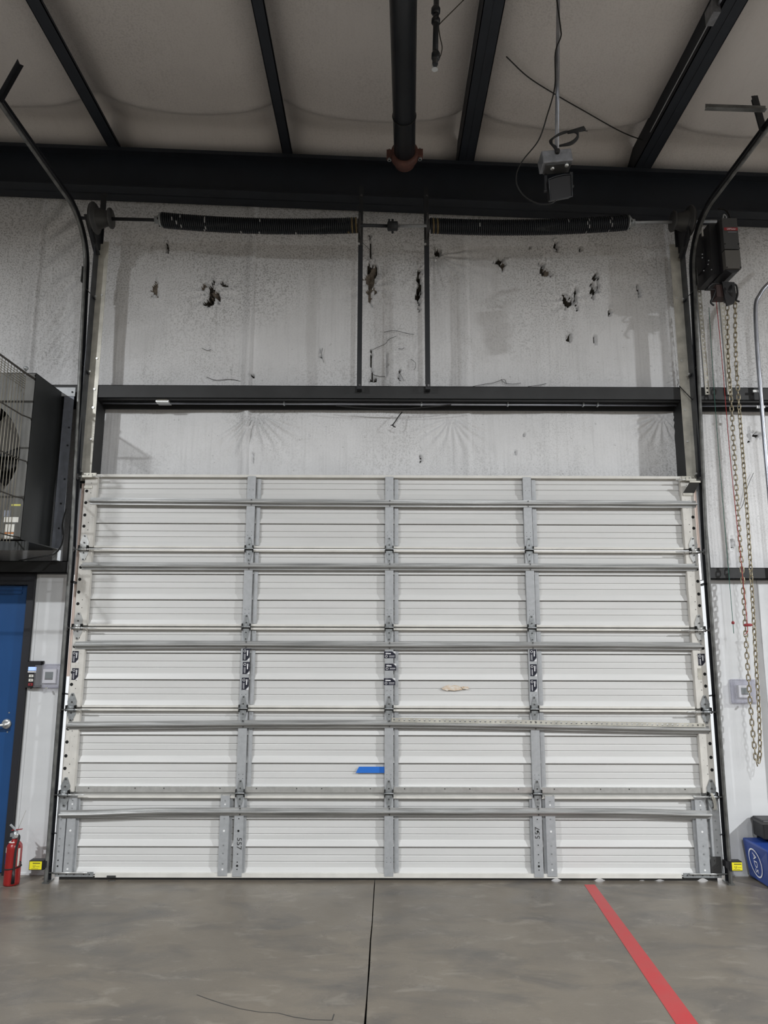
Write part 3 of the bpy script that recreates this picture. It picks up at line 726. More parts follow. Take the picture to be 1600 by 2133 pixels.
perforated('slotted_angle', door, (xa, -0.008, off4(xa)[1]+0.030), (xb, -0.008, off4(xb)[1]+0.032), 0.030, 62, 'galv_cream')

# ---- stickers
def sticker(px, py, wd, hh, rot, parent, y=-0.0012):
    c = UY(px, py, 0); b = MB()
    def T(poly):
        out = []
        for u, v in poly:
            if rot == 90: u, v = v, -u
            out.append((c.x+u, c.z+v))
        return out
    def put(poly, m, dy): b.prism_y(T(poly), y-dy, y-dy+0.0006, m)
    W, H = wd/2, hh/2
    put([(-W, -H), (W, -H), (W, H*0.1), (W*0.40, H), (-W, H)], 0, 0)
    put([(W, H*0.30), (W, H), (W*0.54, H)], 1, 0)
    put([(-W*0.72, H*0.24), (W*0.20, H*0.20), (W*0.18, H*0.50), (-W*0.72, H*0.54)], 1, 0.0006)
    put([(-W*0.70, H*0.72), (-W*0.25, H*0.72), (-W*0.25, H*0.82), (-W*0.70, H*0.82)], 2, 0.0006)
    put([(-W*0.12, -H*0.42), (W*0.85, -H*0.42), (W*0.85, -H*0.28), (-W*0.12, -H*0.28)], 1, 0.0006)
    put([(-W*0.12, -H*0.64), (W*0.70, -H*0.64), (W*0.70, -H*0.55), (-W*0.12, -H*0.55)], 2, 0.0006)
    put([(-W*0.10, -H*0.86), (W*0.85, -H*0.86), (W*0.85, -H*0.78), (-W*0.10, -H*0.78)], 2, 0.0006)
    ro, ri = H*0.38, H*0.27; cx_, cz_ = -W*0.60, -H*0.40
    for j in range(14):
        a0, a1 = 2*pi*j/14, 2*pi*(j+1)/14
        q = [(cx_+ro*math.cos(a0), cz_+ro*math.sin(a0)), (cx_+ro*math.cos(a1), cz_+ro*math.sin(a1)), (cx_+ri*math.cos(a1), cz_+ri*math.sin(a1)), (cx_+ri*math.cos(a0), cz_+ri*math.sin(a0))]
        put(q, 1, 0.0006)
    return b.build('sticker', ['navy', 'print_white', 'print_grey'], parent)
sec = sections[2]
for px, py in ((812, 1364), (813.5, 1389.5), (811.5, 1420)): sticker(px, py, 0.088, 0.052, 0, sec)
for px, py in ((513, 1363.5), (513, 1391.5), (511, 1424)): sticker(px, py, 0.090, 0.054, 90, sec)
for px, py in ((1110.5, 1365), (1111.5, 1396), (1111.5, 1428)): sticker(px, py, 0.090, 0.052, 90, sec)
sticker(157, 1368, 0.088, 0.048, 90, sec); sticker(156.5, 1404, 0.088, 0.050, 90, sec); sticker(1461.5, 1374, 0.090, 0.055, 90, sec)
a = UY(1458, 1403, 0); MB().box(a.x-0.016, a.x+0.018, -0.0015, -0.0005, a.z-0.045, a.z+0.040).build('nameplate', 'galv_cream', sec)
# blue tape and tan residue on the sheet
p = [UY(x, y, YS-0.016) for x, y in ((741, 1610), (802, 1610), (802, 1597), (748, 1597))]
MB().prism_y([(q.x, q.z) for q in p], YS-0.017, YS-0.0155).build('blue_tape', 'tape_blue', sections[1])
c = UY(943, 1433, YS-0.008); r3 = random.Random(3)
b = MB(); b.prism_y([(c.x+0.075*math.cos(a)*(1+0.25*r3.uniform(-1, 1)), c.z+0.022*math.sin(a)*(1+0.3*r3.uniform(-1, 1))) for a in [2*pi*i/26 for i in range(26)]], YS-0.014, YS-0.012)
c2 = UY(968, 1433, YS-0.008); b.prism_y([(c2.x+0.028*math.cos(a)*(1+0.4*r3.uniform(-1, 1)), c2.z+0.012*math.sin(a)*(1+0.4*r3.uniform(-1, 1))) for a in [2*pi*i/16 for i in range(16)]], YS-0.014, YS-0.012)
b.build('tape_residue', 'residue', sections[2])
# handwritten number on two bottom stiles
for px, py, rz in ((498, 1757, 1), (1120, 1735, -1)):
    c = UY(px, py, 0); text('557', 0.050, 'handwriting', 'dark_grey', (c.x, -0.0022, c.z), sections[0], rot=(pi/2, rz*-pi/2*-1 if False else (pi/2 if rz > 0 else -pi/2), 0), sx=1.15, ext=0.0002)
# frayed lift cable loop at the right bottom corner
b = MB()
for i in range(5):
    o_ = i*0.006
    b.tube(smooth_path([UY(1480+i, 1652, -0.03), UY(1484+i*1.5, 1664, -0.04), UY(1488+i*1.2, 1678, -0.035), UY(1486+i*2.2, 1688, -0.03)], 4), 0.0018, 5)
b.build('lift_cable', 'galv_cream', door, kind='stuff')

# ================================================================== TRACKS, ANGLES, SHAFT
def track_x(s, z): return s*(2.477 + (0.012*min(z, 2.4)/2.4) + (0.070*max(0, z-2.4)/2.2))
def make_track(s):
    lab = 'dark steel curved door track at the %s edge of the door' % ('left' if s < 0 else 'right')
    tr = thing('door_track', lab, 'door track', (track_x(s, 0), -0.03, 0), 'door tracks')
    Yc, R, zt = -0.035, 0.40, 4.84
    path = [(z, None) for z in (0.0, 0.6, 1.2, 1.8, 2.4, 3.0, 3.6, 4.2, zt)]
    pts = [(Vector((track_x(s, z), Yc, z)), Vector((0, -1, 0))) for z, _ in path]     # point, outward normal (to the room)
    xt = track_x(s, zt)
    for i in range(1, 13):
        a = pi/2*i/12; pts.append((Vector((xt+s*0.03*i/12, Yc-R*(1-math.cos(a)), zt+R*math.sin(a))), Vector((0, -math.cos(a), -math.sin(a)))))
    zh = zt+R
    for y in (-1.0, -2.0, -3.0, -4.0): pts.append((Vector((xt+s*0.03, y, zh+0.02*(-y-0.4)*0.5)), Vector((0, 0, -1))))
    # profile in (inward x, outward normal): front lip, front flange, web, back flange
    prof = [(0.008, 0.014), (0.008, 0.024), (0.002, 0.031), (-0.006, 0.031), (-0.013, 0.024), (-0.015, 0.0), (-0.013, -0.024), (-0.006, -0.032), (0.014, -0.032)]
    b = MB(); k = len(prof)
    for p, n in pts:
        for a, c in prof: b.v.append(tuple(p+Vector((-s*a, 0, 0))+n*c))
    for i in range(len(pts)-1):
        for j in range(k-1):
            q = i*k+j; b.f.append((q, q+k, q+k+1, q+1)); b.m.append(1 if j > 4 else 0); b.sm.append(False)  # inner faces coloured black for the shadow inside the track
    b.build('rail', ['track_steel', 'black_steel'], tr, solid=0.003)  # black_steel here stands for the shadow inside the track
    # foot
    MB().box(track_x(s, 0)-0.022, track_x(s, 0)+0.022, -0.07, 0.03, 0.0, 0.010).build('foot', 'track_steel', tr)
    # bolts and splice clips
    for z in (4.62, 3.95, 3.1, 2.2, 1.35, 0.35):
        x = track_x(s, z); b = MB(); b.obox((x-s*0.000, -0.015, z-0.02), (s*2.462, 0.05, z-0.035), 0.05, 0.006, 0, (0, 0, 1)) if z < 3 else b.obox((x+s*0.012, -0.02, z+0.03), (s*2.50, 0.045, z-0.045), 0.006, 0.05, 0, (0, 1, 0))
        b.lathe([(0.008, 0), (0.008, 0.006)], (s*2.49, 0.02, z-0.03), (0, -1, 0), 8, 1)
        b.build('bracket', ['black_steel', 'galv_bright'], tr)
    # splice plate where vertical and curved lengths meet
    MB().box(xt+s*0.018, xt+s*0.022, Yc-0.035, Yc+0.035, zt-0.16, zt-0.02).build('splice', 'track_steel', tr)
    # hanger angle rising from the horizontal length
    y = -1.42 if s < 0 else -1.16
    b = MB(); a0 = Vector((xt+s*0.03, y, zh)); b.obox(a0, a0+Vector((-s*0.10, 0.02, 0.30)) if s < 0 else a0+Vector((-0.03, 0.02, 0.30)), 0.045, 0.004); b.obox(a0+Vector((0, 0.02, 0)), a0+(Vector((-s*0.10, 0.04, 0.30)) if s < 0 else Vector((-0.03, 0.04, 0.30))), 0.004, 0.045)
    b.build('hanger', 'black_steel', tr)
    if s > 0:
        q = UZ(1470, 226, 5.40); b = MB(); b.obox((q.x, q.y, 5.40), (xt+0.03, q.y-0.02, 5.37), 0.035, 0.004); b.obox((q.x, q.y, 5.418), (xt+0.03, q.y-0.02, 5.388), 0.004, 0.035)
        b.build('side_brace', 'track_steel', tr)
    return tr
for s in (-1, 1): make_track(s)
# mounting angles on the jambs
for s in (-1, 1):
    t = thing('mounting_angle', 'galvanised steel mounting angle beside the %s track' % ('left' if s < 0 else 'right'), 'steel angle', (s*2.5, 0.06, 0), 'mounting angles')
    b = MB()
    for zz in (5.10, 4.05, 3.50):
        pass
    b.box(s*2.515, s*2.511, -0.035, 0.064, 3.00, 5.12); b.box(s*2.515, s*2.43, 0.060, 0.064, 3.00, 5.12, 1)
    b.build('angle', ['galv_dark', 'galv_cream'], t)  # one steel: shaded leg coloured dark, lit leg coloured cream
    b = MB(); b.box(s*2.540, s*2.512, 0.060, 0.064, 0.0, 3.00); b.build('angle', 'black_steel', t)
    for zz in (3.62, 3.78, 4.05, 4.62, 3.35):
        MB().lathe([(0.009, 0), (0.009, 0.007)], (s*2.455, 0.06, zz), (0, -1, 0), 8).build('bolt', 'galv_bright', t)
# seal strip in the gaps beside the door, its peach paled for daylight behind
for s, z0, z1 in ((-1, 1.45, 2.98), (1, 2.45, 2.98)):
    b = MB(); b.box(s*2.50, s*2.475, 0.066, 0.075, z0, z1); tag(b.build('edge_seal', 'seal_peach'), 'pale peach sealing strip in the gap at the door\'s %s edge' % ('left' if s < 0 else 'right'), 'seal', 'edge seals')

# spring posts
for px, nm in ((750, 'left'), (890, 'right')):
    x = UY(px, 650, 0.02).x; b = MB(); b.box(x-0.020, x+0.020, 0.0, 0.006, HZ1-0.05, 5.62); b.box(x-0.020, x-0.015, 0.006, 0.05, HZ1+0.01, 5.56); b.box(x-0.02, x+0.02, 0.006, YF, HZ1-0.05, HZ1-0.045)
    for z in (HZ1-0.02, 5.53): b.lathe([(0.010, 0), (0.010, 0.006)], (x+0.004, 0.0, z), (0, -1, 0), 8, 1)
    tag(b.build('spring_post', ['black_steel', 'bolt']), 'dark steel upright carrying the inner end of the %s spring' % nm, 'post', 'spring posts')
# torsion shaft with springs
SY = -0.10
def shaft_z(x): return 5.205+0.006*abs(x)
ts = thing('torsion_shaft', 'torsion shaft with two black coil springs and cable drums above the door', 'spring assembly', (0, SY, 5.2))
xl = UY(172, 455, SY).x; xr = UY(1478, 462, SY).x; xm = UY(818, 470, SY).x
zL, zR, zM = UY(172, 454, SY).z, UY(1478, 461, SY).z, UY(818, 471, SY).z
def sz(x): return lerp(zL, zM, (x-xl)/(xm-xl)) if x < xm else lerp(zM, zR, (x-xm)/(xr-xm))
b = MB(); b.tube([(xl-0.05, SY, sz(xl)), (xm, SY, zM)], 0.014, 10); b.build('shaft', 'black_steel', ts)
b = MB(); b.tube([(xm, SY, zM), (xr+0.06, SY, sz(xr))], 0.013, 10); b.build('shaft', 'galv', ts)
b = MB(); b.lathe([(0.026, -0.045), (0.040, -0.040), (0.040, 0.040), (0.026, 0.045)], (xm, SY, zM), (1, 0, 0), 12)
for a in range(3):
    an = pi/2+a*2*pi/3+0.0; b.tube([(xm, SY, zM), (xm, SY+0.062*math.cos(an), zM+0.062*math.sin(an))], 0.010, 6); b.tube([(xm-0.03, SY, zM), (xm-0.03, SY+0.055*math.cos(an+0.5), zM+0.055*math.sin(an+0.5))], 0.008, 6)
b.build('coupler', 'black_steel', ts)
def spring(p0, p1, inner):
    """closely wound coil between the two x positions; chalk marks on some turns"""
    xa, xb = UY(*p0, SY).x, UY(*p1, SY).x; turns = 96; k = 14; b = MB(); n = turns*k; R = 0.058; rw = 0.0085
    ring = 5; base = 0
    for i in range(n+1):
        t = i/n; x = lerp(xa, xb, t); a = 2*pi*i/k; sag = 0.032*math.sin(pi*t)**0.8
        cz = sz(x)-sag; c = Vector((x, SY+R*math.cos(a), cz+R*math.sin(a))); rd = Vector((0, math.cos(a), math.sin(a)))
        for j in range(ring):
            g = 2*pi*j/ring; b.v.append(tuple(c+rd*(rw*math.cos(g))+Vector((1, 0, 0))*(rw*math.sin(g))))
    for i in range(n):
        turn, ph = i//k, i % k
        gold = (inner*(i/n) + (1-inner)*(1-i/n)) > 0.955
        wht = (not gold) and ((turn % 9 == (ph*2) % 9) and random.random() < 0.10 or (turn in (9, 10, 20, 21) if inner else turn in (75, 76, 86, 87)) and random.random() < 0.22)
        for j in range(ring):
            j2 = (j+1) % ring; b.f.append((i*ring+j, i*ring+j2, (i+1)*ring+j2, (i+1)*ring+j)); b.m.append(2 if gold and turn % 2 else (1 if wht and j < 2 else 0)); b.sm.append(True)
    sp = b.build('spring', ['spring', 'chalk', 'spring_gold'], ts)
    return sp
spring((338, 462), (744, 472), 1); spring((896, 474), (1306, 465), 0)
for px, d in ((335, -1), (1309, 1)):
    x = UY(px, 463, SY).x; b = MB()
    b.lathe([(0.050, -0.012), (0.062, 0.0), (0.050, 0.010), (0.030, 0.03), (0.030, 0.05)], (x, SY, sz(x)), (d, 0, 0), 16)
    for a in range(4): an = a*pi/2+0.3; b.lathe([(0.010, 0.0), (0.010, 0.016)], (x, SY+0.045*math.cos(an), sz(x)+0.045*math.sin(an)), (d, 0, 0), 8, 1)
    b.build('winding_cone', ['galv_hinge', 'hole'], ts)
for px, d in ((750, 1), (890, -1)):
    x = UY(px, 470, SY).x; z = sz(x); b = MB(); b.box(x-0.005, x+0.005, SY-0.07, 0.0, z-0.075, z+0.075); b.box(x-0.018, x+0.022, -0.010, 0.0, z-0.13, z+0.10); b.lathe([(0.055, -0.012), (0.055, 0.012)], (x-d*0.01, SY, z), (1, 0, 0), 16)
    b.lathe([(0.010, 0), (0.010, 0.01)], (x-0.012, -0.01, z-0.12), (0, -1, 0), 8, 1)
    b.build('bearing_plate', ['dark_grey', 'galv_bright'], ts)
def drum(px, py, d):
    x = UY(px, py, SY).x; z = sz(x); b = MB()
    prof = [(0.02, -0.125), (0.082, -0.122), (0.086, -0.116), (0.084, -0.108), (0.052, -0.100)]
    for i in range(7): prof += [(0.060+0.0045*i, -0.095+0.013*i), (0.055+0.0045*i, -0.089+0.013*i)]
    prof += [(0.095, 0.0), (0.126, 0.010), (0.132, 0.016), (0.132, 0.022), (0.124, 0.026), (0.127, 0.032), (0.118, 0.038), (0.03, 0.04)]
    b.lathe(prof, (x, SY, z), (d, 0, 0), 28); b.build('cable_drum', 'dark_grey', ts)
drum(203, 453, -1); drum(1430, 463, 1)
for s, px in ((-1, 190), (1, 1436)):
    x = s*2.505; z = sz(x); b = MB(); b.box(x-0.004, x+0.004, SY-0.05, 0.06, z-0.20, z+0.08); b.box(x-0.025, x+0.025, 0.055, 0.06, z-0.14, 5.58 if s < 0 else z+0.1)
    b.obox((x+s*0.02, SY-0.09, z-0.02), (x, 0.02, z-0.27), 0.006, 0.05, 0, (1, 0, 0)); b.build('end_bearing', 'black_steel', ts)
# lift cables down to the bottom corners
for s in (-1, 1):
    b = MB(); b.tube([(s*2.525, SY+0.09, sz(s*2.5)-0.02), (s*2.530, 0.045, 4.5), (s*2.505, 0.05, 2.4), (s*2.49, 0.05, 0.15)], 0.0022, 5); b.build('lift_cable', 'dark_grey', ts)

# ================================================================== LEFT SIDE
# ---- blue personnel door
YD = 0.150
dr = bpy.data.objects.new('door_1', None); COL.objects.link(dr); dr.location = (-3.35, YD, 0); dr['kind'] = 'structure'
b = MB(); b.box(-3.80, -2.885, YD, YD+0.045, 0.008, 2.155); b.build('leaf', 'blue_paint', dr)
b = MB(); b.box(-3.80, -2.945, YD-0.010, YD, 2.088, 2.108); b.build('raised_bar', 'blue_paint', dr)
b = MB(); b.box(-3.80, -2.945, YD-0.006, YD, 2.120, 2.150); b.build('raised_bar', 'blue_paint', dr)
b = MB(); b.box(-2.885, -2.832, YD-0.045, YD+0.08, 0, 2.245); b.box(-3.87, -3.80, YD-0.045, YD+0.08, 0, 2.245); b.box(-3.80, -2.885, YD-0.045, YD+0.08, 2.16, 2.245); b.build('door_frame', 'door_frame', dr)
h = UY(14, 1508, YD)
lv = MB(); lv.lathe([(0.038, 0), (0.038, 0.006), (0.030, 0.013), (0.014, 0.016), (0.013, 0.05)], (h.x, YD, h.z), (0, -1, 0), 20); lv.tube(smooth_path([(h.x+0.005, YD-0.052, h.z), (h.x-0.03, YD-0.056, h.z-0.004), (h.x-0.10, YD-0.052, h.z-0.010)], 4), 0.011, 8)
lv.build('lever_handle', 'galv_bright', dr)
for z, x in ((h.z+0.085, h.x+0.012), (h.z-0.06, h.x+0.012)): MB().disc_y(x, z, YD, 0.006, 0, 8, 0.003).build('screw', 'galv_hinge', dr)

# ---- wall-mounted exhaust fan in its box
fx0, fx1, fy0, fy1, fz0, fz1 = -3.72, -2.70, -0.42, 0.055, 2.45, 3.735
fan_ = thing('exhaust_fan', 'large dark boxed wall fan with wire guard above the blue door', 'fan', ((fx0+fx1)/2, 0, fz0))
b = MB(); b.box(fx1-0.004, fx1, fy0, fy1, fz0, fz1); b.box(fx0, fx0+0.004, fy0, fy1, fz0, fz1); b.box(fx0, fx1, fy0, fy1, fz1-0.004, fz1); b.box(fx0, fx1, fy0, fy1, fz0, fz0+0.004); b.box(fx0, fx1, fy1-0.004, fy1, fz0, fz1)
b.build('housing', 'fan_panel', fan_)
cxf, czf, rf = -3.21, 3.10, 0.445
b = MB(); n = 48
def edge_pt(a):
    c, s_ = math.cos(a), math.sin(a); hw, hh = (fx1-fx0)/2, (fz1-fz0)/2; k_ = min(hw/abs(c) if abs(c) > 1e-6 else 9, hh/abs(s_) if abs(s_) > 1e-6 else 9)
    return ((fx0+fx1)/2+c*k_, (fz0+fz1)/2+s_*k_)
corner = [math.atan2(sz_*(fz1-fz0), sx_*(fx1-fx0)) % (2*pi) for sx_ in (1, -1) for sz_ in (1, -1)]
angs = sorted([2*pi*i/n for i in range(n)]+corner)
for i in range(len(angs)):
    a0_, a1_ = angs[i], angs[(i+1) % len(angs)]
    e0, e1 = edge_pt(a0_), edge_pt(a1_); c0 = (cxf+rf*math.cos(a0_), czf+rf*math.sin(a0_)); c1 = (cxf+rf*math.cos(a1_), czf+rf*math.sin(a1_))
    b.quad([(e0[0], fy0, e0[1]), (c0[0], fy0, c0[1]), (c1[0], fy0, c1[1]), (e1[0], fy0, e1[1])])
    b.quad([(c0[0], fy0, c0[1]), (c0[0], fy0+0.14, c0[1]), (c1[0], fy0+0.14, c1[1]), (c1[0], fy0, c1[1])], 1)
b.build('front_panel', ['fan_front', 'dark_grey'], fan_)
b = MB(); b.box(fx0+0.02, fx1-0.02, fy1-0.05, fy1-0.02, fz0+0.05, fz1-0.05); b.build('shutter_back', 'hole', fan_)
for i in range(9):
    z = fz0+0.16+i*0.12; MB().obox((fx0+0.05, fy1-0.07, z), (fx1-0.05, fy1-0.07, z), 0.004, 0.09, 0, (0, 0.6, 0.8)).build('louvre', 'dark_grey', fan_)
hub = MB().lathe([(0.02, -0.05), (0.09, -0.04), (0.09, 0.05), (0.04, 0.06)], (cxf, fy0+0.14, czf), (0, 1, 0), 20).build('hub', 'dark_grey', fan_)
for i in range(4):
    a = i*pi/2+0.55; u = Vector((math.cos(a), 0, math.sin(a))); v = Vector((-math.sin(a), 0, math.cos(a))); c = Vector((cxf, fy0+0.14, czf))
    q = [c+u*0.08-v*0.05+Vector((0, .03, 0)), c+u*0.08+v*0.05-Vector((0, .03, 0)), c+u*0.40+v*0.15-Vector((0, .04, 0)), c+u*0.42-v*0.10+Vector((0, .05, 0))]
    MB().quad(q).build('blade', 'grey_plastic', fan_, solid=0.006)
# guard basket: side wires, rails and front
GX_ = -2.735; gy0, gy1 = -0.50, -0.95; gz0, gz1 = 2.42, 3.69
b = MB()
for i in range(12): y = lerp(gy0, gy1, i/11); b.tube([(GX_, y, gz0), (GX_, y, gz1)], 0.0028, 5)
for i in range(26): x = lerp(GX_, -3.70, i/25); b.tube([(x, gy1, gz0), (x, gy1, gz1)], 0.0028, 5)
for i in range(1, 7): z = gz1-0.018*i; b.tube([(GX_, gy0, z), (GX_, gy1, z)], 0.0022, 4)
b.build('guard_wire', 'wire', fan_, kind='stuff')
for z in (3.70, 3.375, 3.04, 2.76, 2.47):
    b = MB(); b.tube([(fx1-0.012, fy0-0.005, z-(0.01 if z > 3.5 else 0)), (GX_, gy0, z), (GX_, gy1, z), (-3.70, gy1, z), (-3.70, fy0-0.005, z)], 0.0085 if z > 3.5 else 0.0055, 6); b.build('guard_rail', 'wire_dark', fan_)
p = Vector((GX_, gy0-0.005, gz1+0.03)); MB().tube([p-Vector((0, 0, 0.05)), p], 0.004, 6).lathe([(0.006, 0), (0.016, 0.012), (0.018, 0.022), (0.012, 0.03)], p, (0, 0, 1), 10).build('wing_knob', 'galv_hinge', fan_)
# labels on the fan panel
def decal(pxa, pya, pxb, pyb, Y, mt, parent, name='label_plate', th=0.0015):
    a, c = UY(pxa, pya, Y), UY(pxb, pyb, Y); return MB().box(a.x, c.x, Y-th, Y, c.z, a.z).build(name, mt, parent)
decal(24, 1054, 43, 1076, fy0, 'label_dark', fan_); decal(24, 1050, 43, 1054, fy0, 'label_yellow', fan_); decal(9, 1077, 38, 1088, fy0, 'label_paper', fan_); decal(10, 1092, 29, 1108, fy0, 'label_paper', fan_); decal(9, 1109, 28, 1112, fy0, 'label_orange', fan_); decal(8, 1112.5, 27, 1123, fy0, 'label_paper', fan_); decal(9, 1063, 21, 1076, fy0, 'plate_blue', fan_)
# mounting flange, top bracket and shelf channel
fr = thing('fan_mount', 'grey bolted steel mount holding the boxed fan beside the left track', 'bracket', (-2.62, 0.02, 2.4))
b = MB(); b.box(-2.672, -2.592, 0.0, 0.004, 2.44, 3.695); b.box(-2.672, -2.668, 0.004, 0.06, 2.44, 3.695); b.build('flange_strip', 'plate_blue', fr)
b = MB(); b.box(-2.80, -2.590, 0.006, 0.010, 3.70, 3.775); b.build('top_bracket', 'galv_dull', fr)
for z in (3.43, 3.28, 3.0, 2.80, 2.60, 3.735):
    MB().disc_y(-2.612 if z > 2.9 else -2.625, z, 0.0 if z < 3.7 else 0.006, 0.008, 0, 8, 0.004).build('bolt', 'black_steel', fr)
b = MB(); b.box(-3.9, -2.62, -0.46, -0.455, 2.37, 2.437); b.box(-3.9, -2.62, -0.455, 0.06, 2.431, 2.437); b.build('shelf_channel', 'fan_panel', fr)
b = MB(); b.box(-2.66, -2.62, 0.0, 0.055, 2.345, 2.437); b.build('clip_angle', 'galv_hinge', fr)
tag(MB().tube(smooth_path([UY(138, 1060, -0.03), UY(131, 1090, -0.03), UY(132, 1118, -0.03), UY(127, 1138, -0.03), UY(112, 1155, -0.06), UY(85, 1160, -0.2), UY(40, 1168, -0.2)], 6), 0.006, 6).build('fan_cable', 'rubber'), 'black cable hanging beside the boxed fan', 'cable')

# ---- door control station, thermostat guards
def control_station():
    a, c = UY(55, 1378, YL-0.03), UY(82, 1432, YL-0.03); w_, z0, z1 = c.x-a.x, c.z, a.z
    t = thing('control_station', 'black wall control with lit screen and three push buttons', 'wall control', ((a.x+c.x)/2, YL, z0))
    x0, x1 = a.x+0.006, c.x-0.004; b = MB(); b.box(x0, x1, YL-0.045, YL, z0, z1); b.box(x0-0.004, x1+0.012, YL-0.012, YL, z1-0.025, z1+0.004); b.box(x0-0.004, x1+0.008, YL-0.012, YL, z0-0.004, z0+0.02)
    b.build('body', 'black_plastic', t)
    xc = (x0+x1)/2; MB().box(xc-0.032, xc+0.030, YL-0.048, YL-0.045, z1-0.068, z1-0.040).build('screen', 'screen', t)
    MB().box(xc-0.034, xc+0.030, YL-0.047, YL-0.045, z1-0.082, z1-0.072).build('name_strip', 'print_white', t)
    for i, (mt, dz) in enumerate((('label_paper', 0.108), ('label_paper', 0.140), ('red', 0.172))):
        bt = MB().box(xc-0.020, xc+0.014, YL-0.051, YL-0.045, z1-dz-0.010, z1-dz+0.010).build('push_button', mt, t)
        z = z1-dz; s_ = 1 if i == 0 else -1
        MB().prism_y([(xc-0.009, z-0.003*s_), (xc+0.003, z-0.003*s_), (xc-0.003, z+0.005*s_)][::s_] if i < 2 else [(xc-0.008, z-0.005), (xc+0.002, z-0.005), (xc+0.002, z+0.005), (xc-0.008, z+0.005)], YL-0.0516, YL-0.051).build('symbol', 'print_black', bt)
    MB().tube(smooth_path([(xc, YL-0.01, z0), (xc-0.02, YL-0.01, z0-0.01)], 3), 0.004, 6).build('cable_entry', 'rubber', t)
control_station()
def thermostat(p0, p1, side):
    a, c = UY(*p0, YL-0.03), UY(*p1, YL-0.03); x0, x1, z0, z1 = a.x, c.x, c.z, a.z
    t = thing('thermostat', 'white thermostat with %s inside a clear guard %s' % (('grey display', 'left of the door') if side < 0 else ('dark display', 'behind the chain')), 'thermostat', ((x0+x1)/2, YL, z0), 'guarded thermostats')
    xc = (x0+x1)/2+(0.005 if side < 0 else -0.004); zc = (z0+z1)/2; s_ = 0.050 if side < 0 else 0.044
    MB().box(xc-s_, xc+s_, YL-0.028, YL-0.004, zc-s_*1.05, zc+s_*1.05).build('body', 'white_plastic', t)
    d_ = s_*0.62; MB().box(xc-d_, xc+d_, YL-0.0295, YL-0.028, zc-d_*0.9, zc+d_*1.05).build('display', 'lcd', t)
    MB().box(xc-d_, xc+d_, YL-0.0298, YL-0.0295, zc-d_*0.9, zc-d_*0.55).build('button_strip', 'dark_grey', t)
    b = MB(); g = 0.016
    b.prism_y([(x0+0.01, z0), (x1-0.01, z0), (x1, z0+0.01), (x1, z1-0.01), (x1-0.01, z1), (x0+0.01, z1), (x0, z1-0.01), (x0, z0+0.01)], YL-0.012, YL-0.004)
    i0, i1, j0, j1 = x0+0.014, x1-0.014, z0+0.014, z1-0.012; Yf = YL-0.062
    for q in ([(i0, j0), (i1, j0)], [(i1, j0), (i1, j1)], [(i1, j1), (i0, j1)], [(i0, j1), (i0, j0)]):
        (xa, za), (xb, zb) = q; k_ = 0.93; xm_, zm_ = (i0+i1)/2, (j0+j1)/2
        b.quad([(xa, YL-0.012, za), (xb, YL-0.012, zb), (xm_+(xb-xm_)*k_, Yf, zm_+(zb-zm_)*k_), (xm_+(xa-xm_)*k_, Yf, zm_+(za-zm_)*k_)])
    k_ = 0.93; b.quad([((i0+i1)/2+(x-(i0+i1)/2)*k_, Yf, (j0+j1)/2+(z-(j0+j1)/2)*k_) for x, z in ((i0, j0), (i1, j0), (i1, j1), (i0, j1))])
    b.build('clear_guard', 'clear', t)
    b = MB(); b.tube([(i0, Yf, j0), (i1, Yf, j0), (i1, Yf, j1), (i0, Yf, j1)], 0.0035, 6, closed=True); b.tube([(x0+0.004, YL-0.010, z0+0.004), (x1-0.004, YL-0.010, z0+0.004), (x1-0.004, YL-0.010, z1-0.004), (x0+0.004, YL-0.010, z1-0.004)], 0.004, 6, closed=True); b.build('guard_rim', 'clear', t)
    MB().lathe([(0.008, 0), (0.008, 0.02)], (xc+0.004, YL-0.05, z0+0.008), (0, -1, -0.2), 10).build('lock', 'galv_bright', t)
thermostat((75, 1383), (126, 1434), -1); thermostat((1523, 1415), (1583, 1466), 1)

# ---- fire extinguisher
e0 = Vector((-2.715, -0.075, 0)); ex = thing('fire_extinguisher', 'red fire extinguisher standing on the floor by the blue door', 'extinguisher', e0)
H_ = UY(32, 1752, e0.y).z
MB().lathe([(0.045, 0.0), (0.053, 0.004), (0.0535, 0.02), (0.0535, H_-0.045), (0.050, H_-0.025), (0.038, H_-0.008), (0.022, H_+0.004), (0.020, H_+0.02)], e0, (0, 0, 1), 32).build('cylinder', 'red_ext', ex)
zt = H_+0.02
MB().lathe([(0.022, 0), (0.022, 0.012), (0.016, 0.014), (0.016, 0.045), (0.010, 0.05)], e0+Vector((0, 0, zt)), (0, 0, 1), 14).box(e0.x-0.034, e0.x-0.012, e0.y-0.012, e0.y+0.012, zt+0.012, zt+0.034).build('valve', 'galv_hinge', ex)
MB().obox(e0+Vector((0.012, 0, zt+0.045)), e0+Vector((-0.042, -0.006, zt+0.095)), 0.022, 0.006).build('top_lever', 'galv', ex)
MB().obox(e0+Vector((-0.03, 0, zt+0.055)), e0+Vector((0.045, 0, zt+0.062)), 0.020, 0.004).build('carry_handle', 'red', ex)
MB().lathe([(0.016, 0), (0.017, 0.006), (0.013, 0.010)], e0+Vector((0.016, -0.02, zt+0.022)), (0.3, -1, 0), 14).build('gauge', 'galv_bright', ex)
MB().tube(smooth_path([e0+Vector((0.018, -0.01, zt+0.028)), e0+Vector((0.04, -0.025, zt+0.010)), e0+Vector((0.034, -0.046, zt-0.07)), e0+Vector((0.034, -0.050, zt-0.18)), e0+Vector((0.034, -0.050, zt-0.22))], 6), [0.008]*25, 8).build('hose', 'rubber', ex)
